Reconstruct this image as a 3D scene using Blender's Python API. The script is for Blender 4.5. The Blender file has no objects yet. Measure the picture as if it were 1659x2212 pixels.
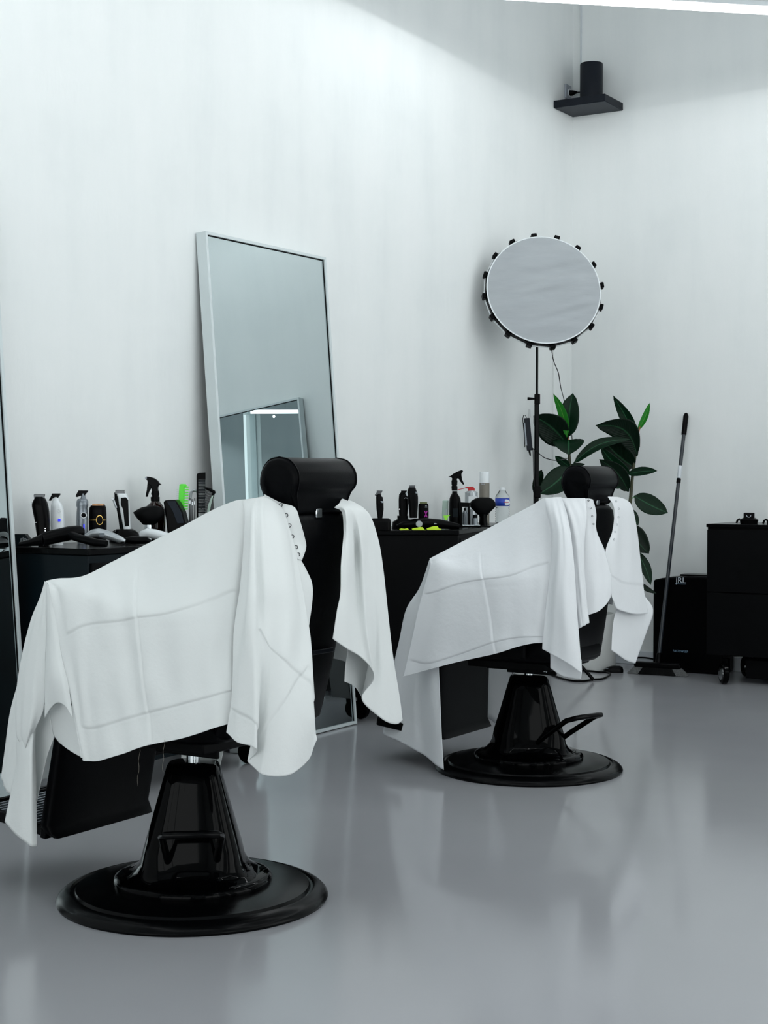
import bpy, math, random
import numpy as np
from mathutils import Vector, Matrix

random.seed(7)
rng = np.random.RandomState(5)
PI = math.pi
scene = bpy.context.scene
COL = scene.collection

# ------------------------------------------------------------------ camera
F_PX, PITCH, YAW, ROLL = 3303.1132, 0.0233, 0.5538, 0.0020
CX, CY, CH = 3.8758, -8.4013, 1.1
W_PX, H_PX = 1659.0, 2212.0
FW = np.array([-math.sin(YAW)*math.cos(PITCH), math.cos(YAW)*math.cos(PITCH), -math.sin(PITCH)])
_R = np.array([math.cos(YAW), math.sin(YAW), 0.0])
_U = np.cross(_R, FW)
RV = _R*math.cos(ROLL) + _U*math.sin(ROLL)
UV_ = -_R*math.sin(ROLL) + _U*math.cos(ROLL)
CAM = np.array([CX, CY, CH])

def ray(x, y):
    return FW + RV*(x - 829.5)/F_PX - UV_*(y - 1106.0)/F_PX
def on_plane(x, y, axis, val):
    d = ray(x, y)
    t = (val - CAM[axis]) / d[axis]
    return CAM + d*t
def PX(x, y, v): return on_plane(x, y, 0, v)
def PY(x, y, v): return on_plane(x, y, 1, v)
def PZ(x, y, v): return on_plane(x, y, 2, v)
def PD(x, y, depth): return CAM + ray(x, y)*depth
def depth_of(P): return float((np.asarray(P, float) - CAM) @ FW)
def proj(P):
    d = np.asarray(P, float) - CAM
    z = d @ FW
    return 829.5 + F_PX*(d @ RV)/z, 1106.0 - F_PX*(d @ UV_)/z

# ------------------------------------------------------------------ materials
def new_mat(name):
    m = bpy.data.materials.new(name)
    m.use_nodes = True
    nt = m.node_tree
    return m, nt, nt.nodes['Principled BSDF']

def noise_node(nt, scale, detail=4, rough=.55, stretch=(1, 1, 1), coord='Object'):
    tc = nt.nodes.new('ShaderNodeTexCoord')
    mp = nt.nodes.new('ShaderNodeMapping')
    mp.inputs['Scale'].default_value = stretch
    nt.links.new(tc.outputs[coord], mp.inputs['Vector'])
    n = nt.nodes.new('ShaderNodeTexNoise')
    n.inputs['Scale'].default_value = scale
    n.inputs['Detail'].default_value = detail
    n.inputs['Roughness'].default_value = rough
    nt.links.new(mp.outputs['Vector'], n.inputs['Vector'])
    return n

def ramp(nt, src, stops):
    r = nt.nodes.new('ShaderNodeValToRGB')
    el = r.color_ramp.elements
    while len(el) < len(stops):
        el.new(.5)
    for e, (p, c) in zip(el, stops):
        e.position = p
        e.color = (*c, 1) if len(c) == 3 else c
    nt.links.new(src, r.inputs['Fac'])
    return r

def mat(name, col, rough=.5, metal=0, spec=.5, bump=0, bscale=200, var=.12, vscale=8, coat=0, stretch=(1, 1, 1)):
    m, nt, b = new_mat(name)
    n = noise_node(nt, vscale, stretch=stretch)
    lo = tuple(c*(1-var) for c in col)
    hi = tuple(min(1, c*(1+var)) for c in col)
    r = ramp(nt, n.outputs['Fac'], [(.3, lo), (.7, hi)])
    nt.links.new(r.outputs['Color'], b.inputs['Base Color'])
    b.inputs['Roughness'].default_value = rough
    b.inputs['Metallic'].default_value = metal
    b.inputs['Specular IOR Level'].default_value = spec
    if coat:
        b.inputs['Coat Weight'].default_value = coat
        b.inputs['Coat Roughness'].default_value = .05
    if bump:
        n2 = noise_node(nt, bscale, 3)
        bp = nt.nodes.new('ShaderNodeBump')
        bp.inputs['Strength'].default_value = bump
        bp.inputs['Distance'].default_value = .002
        nt.links.new(n2.outputs['Fac'], bp.inputs['Height'])
        nt.links.new(bp.outputs['Normal'], b.inputs['Normal'])
    return m

def emit(name, col, strength):
    m, nt, b = new_mat(name)
    b.inputs['Base Color'].default_value = (*[c*.3 for c in col], 1)
    b.inputs['Emission Color'].default_value = (*col, 1)
    b.inputs['Emission Strength'].default_value = strength
    return m

def plaster(name):
    m, nt, b = new_mat(name)
    streak = noise_node(nt, 1.0, 5, .55, (5, 5, .9))
    cloud = noise_node(nt, 1.3, 5, .6, (1, 1, 1.4))
    mx = nt.nodes.new('ShaderNodeMath'); mx.operation = 'MULTIPLY_ADD'
    mx.inputs[1].default_value = .5
    nt.links.new(streak.outputs['Fac'], mx.inputs[0])
    h = nt.nodes.new('ShaderNodeMath'); h.operation = 'MULTIPLY'; h.inputs[1].default_value = .5
    nt.links.new(cloud.outputs['Fac'], h.inputs[0])
    nt.links.new(h.outputs[0], mx.inputs[2])
    r = ramp(nt, mx.outputs[0], [(.32, (.735, .766, .768)), (.5, (.785, .812, .810)), (.68, (.815, .835, .833))])
    nt.links.new(r.outputs['Color'], b.inputs['Base Color'])
    b.inputs['Roughness'].default_value = .62
    b.inputs['Specular IOR Level'].default_value = .25
    fine = noise_node(nt, 6, 7, .65, (1.6, 1.6, .5))
    bp = nt.nodes.new('ShaderNodeBump'); bp.inputs['Strength'].default_value = .12; bp.inputs['Distance'].default_value = .02
    nt.links.new(fine.outputs['Fac'], bp.inputs['Height'])
    nt.links.new(bp.outputs['Normal'], b.inputs['Normal'])
    return m

def concrete(name):
    m, nt, b = new_mat(name)
    n = noise_node(nt, .8, 4, .5)
    r = ramp(nt, n.outputs['Fac'], [(.25, (.325, .327, .352)), (.55, (.352, .356, .376)), (.8, (.37, .378, .392))])
    nt.links.new(r.outputs['Color'], b.inputs['Base Color'])
    n2 = noise_node(nt, 2, 3, .5)
    r2 = ramp(nt, n2.outputs['Fac'], [(.3, (.10, .10, .10)), (.7, (.17, .17, .17))])
    nt.links.new(r2.outputs['Color'], b.inputs['Roughness'])
    b.inputs['Specular IOR Level'].default_value = .5
    n3 = noise_node(nt, 140, 2, .5)
    bp = nt.nodes.new('ShaderNodeBump'); bp.inputs['Strength'].default_value = .012; bp.inputs['Distance'].default_value = .002
    nt.links.new(n3.outputs['Fac'], bp.inputs['Height'])
    nt.links.new(bp.outputs['Normal'], b.inputs['Normal'])
    return m

def cloth(name, col):
    m, nt, b = new_mat(name)
    b.inputs['Base Color'].default_value = (*col, 1)
    b.inputs['Roughness'].default_value = .75
    b.inputs['Specular IOR Level'].default_value = .2
    n = noise_node(nt, 7, 6, .55)
    bp = nt.nodes.new('ShaderNodeBump'); bp.inputs['Strength'].default_value = .38; bp.inputs['Distance'].default_value = .014
    nt.links.new(n.outputs['Fac'], bp.inputs['Height'])
    nt.links.new(bp.outputs['Normal'], b.inputs['Normal'])
    tr = nt.nodes.new('ShaderNodeBsdfTranslucent')
    tr.inputs['Color'].default_value = (*col, 1)
    nt.links.new(bp.outputs['Normal'], tr.inputs['Normal'])
    ms = nt.nodes.new('ShaderNodeMixShader'); ms.inputs['Fac'].default_value = .16
    out = nt.nodes['Material Output']
    nt.links.new(b.outputs[0], ms.inputs[1]); nt.links.new(tr.outputs[0], ms.inputs[2])
    nt.links.new(ms.outputs[0], out.inputs['Surface'])
    return m

def leaf_mat(name, col, rib, rough=.28):
    m, nt, b = new_mat(name)
    uv = nt.nodes.new('ShaderNodeUVMap')
    sp = nt.nodes.new('ShaderNodeSeparateXYZ')
    nt.links.new(uv.outputs['UV'], sp.inputs[0])
    a = nt.nodes.new('ShaderNodeMath'); a.operation = 'SUBTRACT'; a.inputs[1].default_value = .5
    nt.links.new(sp.outputs['X'], a.inputs[0])
    ab = nt.nodes.new('ShaderNodeMath'); ab.operation = 'ABSOLUTE'
    nt.links.new(a.outputs[0], ab.inputs[0])
    r = ramp(nt, ab.outputs[0], [(.0, rib), (.018, rib), (.04, col), (1, tuple(c*.9 for c in col))])
    nt.links.new(r.outputs['Color'], b.inputs['Base Color'])
    b.inputs['Roughness'].default_value = rough
    b.inputs['Specular IOR Level'].default_value = .13
    # fine side veins
    mu = nt.nodes.new('ShaderNodeMath'); mu.operation = 'MULTIPLY_ADD'; mu.inputs[1].default_value = 150
    nt.links.new(sp.outputs['Y'], mu.inputs[0])
    ml = nt.nodes.new('ShaderNodeMath'); ml.operation = 'MULTIPLY'; ml.inputs[1].default_value = -60
    nt.links.new(ab.outputs[0], ml.inputs[0]); nt.links.new(ml.outputs[0], mu.inputs[2])
    sn = nt.nodes.new('ShaderNodeMath'); sn.operation = 'SINE'; nt.links.new(mu.outputs[0], sn.inputs[0])
    bp = nt.nodes.new('ShaderNodeBump'); bp.inputs['Strength'].default_value = .12; bp.inputs['Distance'].default_value = .003
    nt.links.new(sn.outputs[0], bp.inputs['Height']); nt.links.new(bp.outputs['Normal'], b.inputs['Normal'])
    return m

M = dict(
    wall=plaster('white_plaster'), floor=concrete('polished_concrete'),
    ceiling=mat('ceiling_paint', (.62, .66, .68), .7, vscale=2, var=.03),
    skirting=mat('white_skirting_paint', (.62, .66, .70), .4, var=.03),
    cape=cloth('white_cape_cloth', (.86, .885, .88)),
    cape2=cloth('cool_white_cape_cloth', (.86, .88, .90)),
    leather=mat('black_leather', (.0010, .0012, .0018), .40, spec=.06, bump=.12, bscale=260),
    black=mat('matt_black', (.0012, .0014, .0018), .5, spec=.08),
    gloss=mat('gloss_black_metal', (.0006, .0007, .0009), .05, spec=.06),
    satin=mat('satin_black_metal', (.0010, .0012, .0015), .22, spec=.09),
    plastic=mat('black_plastic', (.0009, .0010, .0013), .32, spec=.07),
    teal=mat('dark_teal_panel', (.0012, .0052, .0078), .42, spec=.15, vscale=3, var=.3),  # reflected teal put into the black worktable's colour; also a teal label
    navy=mat('navy_black_paint', (.0025, .0050, .0105), .5, spec=.25),
    navylo=mat('speaker_shelf_underside_paint', (.004, .009, .018), .5, spec=.25),  # lighter navy for the shelf underside and the tool holder front
    chrome=mat('chrome', (.62, .66, .68), .12, 1, var=.03),
    steel=mat('dark_steel', (.10, .105, .11), .3, 1, var=.1),
    silver=mat('silver_plastic', (.42, .45, .47), .28, .55, var=.05),
    grey=mat('grey_enamel', (.20, .225, .25), .25, .5, var=.06),
    white=mat('white_plastic', (.74, .78, .80), .3, var=.03),
    frame=mat('white_mirror_frame', (.60, .66, .67), .35, var=.03),
    gold=mat('gold_metal', (.62, .42, .12), .25, 1, var=.1),
    copper=mat('copper_foil', (.48, .27, .15), .3, 1, var=.15, vscale=80),
    olive=mat('olive_foil', (.10, .115, .05), .35, .7, var=.15),
    green=mat('lime_green_plastic', (.10, .80, .035), .4, var=.05),
    neon=mat('neon_yellow_plastic', (.62, .90, .02), .4, var=.08),
    neong=mat('neon_green_plastic', (.35, .92, .06), .4, var=.05),
    pale=mat('pale_green_plastic', (.42, .55, .48), .4, var=.05),
    red=mat('red_plastic', (.50, .005, .008), .35, var=.06),
    tan=mat('tan_can_paint', (.19, .175, .145), .4, var=.05),
    blue=mat('blue_label', (.012, .05, .42), .4, var=.06),
    magenta=mat('magenta_print', (.52, .015, .42), .4, var=.05),
    amber=mat('dark_amber_plastic', (.012, .0018, .0012), .08, spec=.5),
    led_blue=emit('blue_indicator_light', (.02, .03, 1), 1.1),
    led_white=emit('white_indicator_light', (.9, .95, 1), 1.2),
    ink=mat('white_print', (.55, .60, .66), .5, var=.03),
    inkblue=mat('pale_blue_print', (.18, .30, .42), .5, var=.03),
    pot=mat('white_planter', (.60, .62, .61), .45, var=.03),
    soil=mat('dark_soil', (.02, .014, .010), .9, bump=.6, bscale=90),
    stem=mat('olive_brown_stem', (.030, .034, .010), .5, var=.4, vscale=30),
    sheath=mat('orange_bud_sheath', (.30, .10, .03), .5, var=.3, vscale=40),
    leaf=leaf_mat('dark_green_leaf', (.0030, .018, .0075), (.020, .085, .038), .25),
    leafdark=leaf_mat('blackish_green_leaf', (.0016, .0085, .0038), (.010, .042, .018), .25),
    leafgreen=leaf_mat('fresh_green_leaf', (.012, .17, .012), (.10, .30, .05), .4),
    bristle=mat('grey_bristles', (.10, .105, .105), .7, var=.4, vscale=120),
    broomtube=mat('blue_grey_broom_tube', (.020, .026, .034), .3, spec=.5),
    sticker=mat('white_sticker', (.62, .66, .70), .5, var=.05),
    socket=mat('grey_socket_plate', (.34, .37, .42), .4, var=.03),
    diffuser=None, led=None, mirror=None, clear=None,
)
def _special():
    m, nt, b = new_mat('mirror_glass')
    b.inputs['Base Color'].default_value = (.50, .56, .57, 1)
    b.inputs['Metallic'].default_value = 1
    b.inputs['Roughness'].default_value = .0
    M['mirror'] = m
    m, nt, b = new_mat('clear_plastic')
    b.inputs['Base Color'].default_value = (.93, .96, .97, 1)
    b.inputs['Roughness'].default_value = .06
    b.inputs['Transmission Weight'].default_value = 1
    b.inputs['IOR'].default_value = 1.25
    M['clear'] = m
    m, nt, b = new_mat('softbox_fabric')
    n = noise_node(nt, 5, 6, .6, (1, 1, 5))
    r = ramp(nt, n.outputs['Fac'], [(.3, (.325, .35, .37)), (.7, (.37, .395, .415))])
    nt.links.new(r.outputs['Color'], b.inputs['Base Color'])
    b.inputs['Roughness'].default_value = .7
    wv = noise_node(nt, 2.6, 4, .5, (1.0, 1.0, 4.5))
    bp = nt.nodes.new('ShaderNodeBump'); bp.inputs['Strength'].default_value = .22; bp.inputs['Distance'].default_value = .02
    nt.links.new(wv.outputs['Fac'], bp.inputs['Height']); nt.links.new(bp.outputs['Normal'], b.inputs['Normal'])
    M['diffuser'] = m
_special()
LED_COL = (.955, .99, 1.0)
M['led'] = emit('cold_white_led', LED_COL, 8.0)

# ------------------------------------------------------------------ mesh helpers
def A(*p): return np.array(p, float)

class MB:
    def __init__(s):
        s.v, s.f, s.uv = [], [], None
    def add(s, vs, fs):
        b = len(s.v)
        s.v.extend([tuple(map(float, p)) for p in vs])
        s.f.extend([tuple(b+i for i in q) for q in fs])
        return s
    def box(s, c, d, rz=0, ax=None):
        c = A(*c)
        if ax is None:
            ax = [A(math.cos(rz), math.sin(rz), 0), A(-math.sin(rz), math.cos(rz), 0), A(0, 0, 1)]
        vs = [c + ax[0]*d[0]*.5*i + ax[1]*d[1]*.5*j + ax[2]*d[2]*.5*k for k in (-1, 1) for j in (-1, 1) for i in (-1, 1)]
        return s.add(vs, [(0, 2, 3, 1), (4, 5, 7, 6), (0, 1, 5, 4), (2, 6, 7, 3), (0, 4, 6, 2), (1, 3, 7, 5)])
    def rings(s, rings, cap=True, closed=False):
        n = len(rings[0]); vs = [p for r in rings for p in r]; fs = []
        m = len(rings)
        for i in range(m if closed else m-1):
            i2 = (i+1) % m
            for j in range(n):
                k = (j+1) % n
                fs.append((i*n+j, i*n+k, i2*n+k, i2*n+j))
        if cap and not closed:
            fs.append(tuple(range(n))[::-1]); fs.append(tuple((m-1)*n+j for j in range(n)))
        return s.add(vs, fs)
    def lathe(s, prof, n=48, c=(0, 0, 0), ax=None, cap=True):
        c = A(*c)
        if ax is None: ax = (A(1, 0, 0), A(0, 1, 0), A(0, 0, 1))
        return s.rings([[c + ax[0]*r*math.cos(2*PI*j/n) + ax[1]*r*math.sin(2*PI*j/n) + ax[2]*z for j in range(n)] for r, z in prof], cap)
    def tube(s, path, r, n=10, cap=True):
        P = [A(*p) for p in path]; m = len(P)
        R = [r]*m if np.isscalar(r) else list(r)
        rings = []; prev = None
        for i in range(m):
            t = P[min(i+1, m-1)] - P[max(i-1, 0)]
            t = t/(np.linalg.norm(t)+1e-12)
            if prev is None:
                a = A(0, 0, 1) if abs(t[2]) < .9 else A(1, 0, 0)
                x = np.cross(t, a)
            else:
                x = prev - t*(prev @ t)
            x = x/(np.linalg.norm(x)+1e-12); prev = x
            y = np.cross(t, x)
            rings.append([P[i] + (x*math.cos(2*PI*j/n) + y*math.sin(2*PI*j/n))*R[i] for j in range(n)])
        return s.rings(rings, cap)
    def sup(s, rows, n=28, ex=2.6):
        """rows of (centre xyz, half a, half b, exponent) stacked along z; a along x, b along y"""
        rings = []
        for row in rows:
            c, a, b = A(*row[0]), row[1], row[2]
            e = row[3] if len(row) > 3 else ex
            ring = []
            for j in range(n):
                t = 2*PI*j/n
                ct, st = math.cos(t), math.sin(t)
                ring.append(c + A(a*math.copysign(abs(ct)**(2/e), ct), b*math.copysign(abs(st)**(2/e), st), 0))
            rings.append(ring)
        return s.rings(rings)
    def prism(s, poly, y0, y1):
        """polygon of (x, z) extruded along y"""
        n = len(poly)
        vs = [(x, y0, z) for x, z in poly] + [(x, y1, z) for x, z in poly]
        fs = [tuple(range(n)), tuple(range(2*n-1, n-1, -1))] + [(j, j+n, (j+1) % n+n, (j+1) % n) for j in range(n)]
        return s.add(vs, fs)
    def ball(s, c, r, n=14, m=8):
        c = A(*c); r = (r, r, r) if np.isscalar(r) else r
        prof = [(math.sin(PI*i/m), -math.cos(PI*i/m)) for i in range(m+1)]
        return s.rings([[c + A(max(a, .01)*r[0]*math.cos(2*PI*j/n), max(a, .01)*r[1]*math.sin(2*PI*j/n), z*r[2]) for j in range(n)] for a, z in prof])
    def grid(s, G, uv=None):
        nu, nv = G.shape[0], G.shape[1]
        b = len(s.v)
        s.v.extend(map(tuple, G.reshape(-1, 3)))
        s.f.extend([(b+i*nv+j, b+(i+1)*nv+j, b+(i+1)*nv+j+1, b+i*nv+j+1) for i in range(nu-1) for j in range(nv-1)])
        if uv is not None: s.uv = uv.reshape(-1, 2)
        return s
    def build(s, name, m, parent=None, smooth=True, bevel=0, solid=0, ang=38, off=None, seg=2):
        me = bpy.data.meshes.new(name)
        V = np.array(s.v, float)
        if off is not None:
            V = V - A(*off)
        me.from_pydata([tuple(p) for p in V], [], s.f)
        me.update()
        import bmesh
        bm = bmesh.new(); bm.from_mesh(me)
        if s.uv is None: bmesh.ops.recalc_face_normals(bm, faces=bm.faces)
        bm.to_mesh(me); bm.free()
        if s.uv is not None:
            lay = me.uv_layers.new(name='UVMap')
            for lp in me.loops:
                lay.data[lp.index].uv = s.uv[lp.vertex_index]
        if smooth:
            me.shade_smooth()
            me.set_sharp_from_angle(angle=math.radians(ang))
        me.materials.append(M[m] if isinstance(m, str) else m)
        o = bpy.data.objects.new(name, me)
        COL.objects.link(o)
        if parent is not None: o.parent = parent
        if bevel:
            b = o.modifiers.new('bevel', 'BEVEL'); b.width = bevel; b.segments = seg; b.limit_method = 'ANGLE'; b.angle_limit = math.radians(40)
            b.harden_normals = False
        if solid:
            q = o.modifiers.new('solid', 'SOLIDIFY'); q.thickness = solid; q.offset = 0
        return o

def tag(o, label, cat, group=None, kind=None):
    o['label'] = label; o['category'] = cat
    if group: o['group'] = group
    if kind: o['kind'] = kind
    return o
def thing(name, label, cat, loc=(0, 0, 0), rz=0, group=None):
    o = bpy.data.objects.new(name, None)
    o.empty_display_size = .05
    COL.objects.link(o)
    o.location = tuple(map(float, loc)); o.rotation_euler = (0, 0, rz)
    return tag(o, label, cat, group)
def struct(o):
    o['kind'] = 'structure'
    return o
def text(name, body, size, m, parent, loc, rot, extrude=.0004, shear=0):
    c = bpy.data.curves.new(name, 'FONT')
    c.body = body; c.size = size; c.extrude = extrude; c.align_x = 'CENTER'; c.align_y = 'CENTER'; c.shear = shear
    tmp = bpy.data.objects.new(name, c)
    me = bpy.data.meshes.new_from_object(tmp)
    bpy.data.objects.remove(tmp); bpy.data.curves.remove(c)
    me.materials.clear(); me.materials.append(M[m])
    o = bpy.data.objects.new(name, me)
    COL.objects.link(o)
    o.parent = parent; o.location = loc; o.rotation_euler = rot
    return o

# smooth tensor interpolation of a control grid
def cr(P, n):
    """Catmull-Rom along axis 0, n samples per span"""
    m = P.shape[0]
    E = np.concatenate([2*P[:1]-P[1:2], P, 2*P[-1:]-P[-2:-1]])
    out = []
    for i in range(m-1):
        p0, p1, p2, p3 = E[i], E[i+1], E[i+2], E[i+3]
        for k in range(n):
            t = k/n
            out.append(.5*((2*p1) + (-p0+p2)*t + (2*p0-5*p1+4*p2-p3)*t*t + (-p0+3*p1-3*p2+p3)*t**3))
    out.append(P[-1])
    return np.array(out)
def surf(ctrl, nu, nv):
    G = cr(np.array(ctrl, float), nu)
    return np.swapaxes(cr(np.swapaxes(G, 0, 1), nv), 0, 1)
def normals(G):
    du = np.gradient(G, axis=0); dv = np.gradient(G, axis=1)
    n = np.cross(du, dv)
    return n/(np.linalg.norm(n, axis=2, keepdims=True)+1e-12)

# ------------------------------------------------------------------ the room
RX, RY, RH = 6.4, -11.2, 4.35
struct(MB().box((RX/2, RY/2, -.05), (RX+.4, -RY+.4, .1)).build('floor', 'floor', smooth=False))
struct(MB().box((RX/2, RY/2, RH+.05), (RX+.4, -RY+.4, .1)).build('ceiling', 'ceiling', smooth=False))
struct(MB().box((-.1, RY/2, RH/2), (.2, -RY, RH)).build('wall_left', 'wall', smooth=False))
struct(MB().box((RX/2, .1, RH/2), (RX+.4, .2, RH)).build('wall_right', 'wall', smooth=False))
OPEN = [(-8.8, -6.5, .25, 3.3), (-5.36, -5.05, .25, 3.75), (-4.25, -1.3, .25, 3.3)]  # wide openings added for fill light; the slit gives the mirror's bright strip
wo = MB()
yl = RY
for (y0, y1, z0, z1) in OPEN:
    wo.box((RX+.1, (yl+y0)/2, RH/2), (.2, y0-yl, RH))
    wo.box((RX+.1, (y0+y1)/2, z0/2), (.2, y1-y0, z0)).box((RX+.1, (y0+y1)/2, (z1+RH)/2), (.2, y1-y0, RH-z1))
    yl = y1
wo.box((RX+.1, yl/2, RH/2), (.2, -yl, RH))
struct(wo.build('wall_opposite', 'wall', smooth=False))
for n_, (y0, y1, z0, z1) in enumerate(OPEN):
    wf = MB()
    fr = .05 if y1-y0 > 1 else .012
    for yy in ((y0+fr/2, (y0+y1)/2, y1-fr/2) if y1-y0 > 1 else (y0+fr/2, y1-fr/2)): wf.box((RX+.1, yy, (z0+z1)/2), (.08, fr, z1-z0))
    for zz in (z0+fr/2, z1-fr/2): wf.box((RX+.1, (y0+y1)/2, zz), (.08, y1-y0, fr))
    struct(wf.build('window_%d' % (n_+3), 'frame', smooth=False))
    pl = bpy.data.lights.new('window_portal', 'AREA'); pl.shape = 'RECTANGLE'; pl.size = y1-y0; pl.size_y = z1-z0
    pl.cycles.is_portal = True
    po = bpy.data.objects.new('window_portal', pl); COL.objects.link(po)
    po.location = (RX+.15, (y0+y1)/2, (z0+z1)/2); po.rotation_euler = (PI/2, 0, PI/2)

VX0, VX1, VZ0, VZ1 = .5, 5.6, .15, 3.2  # window opening added behind the camera to let in fill light
wb = MB()
wb.box((RX/2, RY-.1, VZ0/2), (RX+.4, .2, VZ0)).box((RX/2, RY-.1, (VZ1+RH)/2), (RX+.4, .2, RH-VZ1))
wb.box(((VX0-.2)/2, RY-.1, (VZ0+VZ1)/2), (VX0+.2, .2, VZ1-VZ0)).box(((VX1+RX+.2)/2, RY-.1, (VZ0+VZ1)/2), (RX+.2-VX1, .2, VZ1-VZ0))
struct(wb.build('wall_behind', 'wall', smooth=False))
wf = MB()
for xx in (VX0+.03, (VX0*2+VX1)/3, (VX0+2*VX1)/3, VX1-.03): wf.box((xx, RY-.1, (VZ0+VZ1)/2), (.06, .08, VZ1-VZ0))
for zz in (VZ0+.03, VZ1-.03): wf.box(((VX0+VX1)/2, RY-.1, zz), (VX1-VX0, .08, .06))
struct(wf.build('window_2', 'frame', smooth=False))
pl = bpy.data.lights.new('window_portal', 'AREA'); pl.shape = 'RECTANGLE'; pl.size = VX1-VX0; pl.size_y = VZ1-VZ0
pl.cycles.is_portal = True
po = bpy.data.objects.new('window_portal', pl); COL.objects.link(po)
po.location = ((VX0+VX1)/2, RY-.15, (VZ0+VZ1)/2); po.rotation_euler = (-PI/2, 0, 0)

struct(MB().box((RX/2+.01, -.007, .04), (RX-.02, .014, .08)).build('baseboard_right', 'skirting', bevel=.003))
struct(MB().box((.007, RY/2-.01, .04), (.014, -RY-.02, .08)).build('baseboard_left', 'skirting', bevel=.003))
# shallow corner chase and the thin cable channel beside it
struct(MB().box((.055, -.006, 3.83), (.006, .012, 1.0)).build('trim_1', 'skirting'))
cy0 = PX(1199, 880, .012)
struct(MB().box((.006, cy0[1], 1.0), (.012, .03, 1.95)).build('trim_2', 'wall', bevel=.002))

# ------------------------------------------------------------------ LED lighting
SPOT_W = 4.8
def led_tube(a, b, label, n=5, w=.05, h=.055, gain=1.0):
    """suspended linear light: white housing, glowing diffuser, and its wide-beam optics (lamps along the tube, cut off just under the horizontal)"""
    a, b = A(*a), A(*b)
    u_ = (b-a)/np.linalg.norm(b-a)
    a, b = a + u_*.045, b - u_*.045
    c = (a+b)/2; L = np.linalg.norm(b-a); ang = math.atan2(b[1]-a[1], b[0]-a[0])
    t = thing('led_tube', label, 'light', c, ang, 'linear ceiling lights')
    MB().box((0, 0, h-.012), (L, w, .024)).build('housing', 'white', t, bevel=.002)
    MB().box((0, 0, (h-.024)/2), (L*.998, w*.62, h-.024)).build('diffuser', 'led', t, bevel=.004)
    for s in (-.35, .35):
        MB().tube([(L*s, 0, h), (L*s, 0, RH-c[2]-.001)], .0015, 6).build('hanger', 'chrome', t)
    for k in range(n):
        d = bpy.data.lights.new('tube_optic', 'SPOT')
        d.energy = SPOT_W*gain*L/n; d.color = LED_COL
        d.spot_size = math.radians(176.4); d.spot_blend = .012
        d.shadow_soft_size = .012
        o = bpy.data.objects.new('tube_optic', d)
        COL.objects.link(o); o.parent = t
        o.location = (L*((k+.5)/n-.5), 0, -.034)
    return t

ZD = 3.34
pa, pb = PZ(1300, 10, ZD), PZ(1650, 30, ZD)
dv = (pb-pa)/np.linalg.norm(pb-pa)
def along(s): return pa + dv*s
t_l = -(pa[0]-.46)/dv[0]
e0 = along(t_l); e1 = along(t_l+2.5)
perp = A(dv[1], -dv[0], 0)
led_tube(e0, e1, 'bright white tube of light crossing the top right corner of the picture')
e2 = e1 + perp*2.5
led_tube(e1, e2, 'overhead white light tube meeting the corner tube at a right angle')
e3 = e0 + perp*2.5
led_tube(e0, e3, 'overhead white light tube starting beside the left wall highlight')
led_tube(e3, e2, 'overhead white light tube closing the first diamond')
e4 = e3 + perp*2.5
led_tube(e3, e4, 'overhead white light tube running on behind the first diamond')
led_tube(e2, e2+perp*2.5, 'overhead white light tube above the right side of the room')
led_tube(e4, e2+perp*2.5, 'overhead white light tube at the back of the room')
f1 = e3 - dv*2.5  # out-of-view tubes added to light the near sides of the capes
f2 = f1 + perp*2.5
led_tube(e3, f1, 'overhead white light tube above the near worktable')
led_tube(f1, f2, 'overhead white light tube behind the camera on the left')
led_tube(f2, e4, 'overhead white light tube directly above the camera')

# ------------------------------------------------------------------ mirrors
def mirror(name, label, origin, rz, wid=.8605, hgt=2.0725, lean=.1691, T=.05):
    """local: width along x, front faces -y, leans back to +y; origin at bottom front line's left end"""
    t = thing(name, label, 'mirror', origin, rz, 'tall leaning mirrors')
    L = math.hypot(hgt, lean)
    up = A(0, lean/L, hgt/L); n = A(0, -hgt/L, lean/L); x = A(1, 0, 0)
    bw = .013
    f = MB()
    base = -n*T/2 + up*.004
    for (u0, u1, v0, v1) in ((0, bw, 0, L), (wid-bw, wid, 0, L), (bw, wid-bw, 0, bw), (bw, wid-bw, L-bw, L)):
        f.box(base + x*(u0+u1)/2 + up*(v0+v1)/2, (u1-u0, T, v1-v0), ax=[x, n, up])
    f.build('frame', 'frame', t, bevel=.0012)
    MB().box(-n*.012 + x*wid/2 + up*(L/2+.004), (wid-2*bw+.002, .006, L-2*bw+.002), ax=[x, n, up]).build('glass', 'mirror', t, smooth=False)
    MB().box(-n*(T-.004) + x*wid/2 + up*(L/2+.004), (wid-2*bw+.002, .004, L-2*bw+.002), ax=[x, n, up]).build('back_board', 'black', t, smooth=False)
    g = MB()
    for (u0, u1, v0, v1) in ((bw, bw+.004, bw, L-bw), (wid-bw-.004, wid-bw, bw, L-bw), (bw, wid-bw, L-bw-.004, L-bw)):
        g.box(-n*.0085 + x*(u0+u1)/2 + up*((v0+v1)/2+.004), (u1-u0, .003, v1-v0), ax=[x, n, up])
    g.build('gasket', 'black', t, smooth=False)
    return t
MX, MY, MW = .2229, -3.5753, .8605
# on the left wall the mirror's width runs along +y and its front faces +x : rz = 90 deg
mirror('leaning_mirror', 'tall white framed mirror leaning on the left wall behind the front chair', (MX, MY, 0), PI/2)
mirror('leaning_mirror', 'tall mirror at the left picture edge beside the near worktable', (MX, -4.715-MW, 0), PI/2)
# on the right wall (seen only in the reflection)
mirror('leaning_mirror', 'framed mirror on the other wall seen as a reflection in the big mirror', (2.09, -.215, 0), 0, .86, 1.95, .16)

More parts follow.
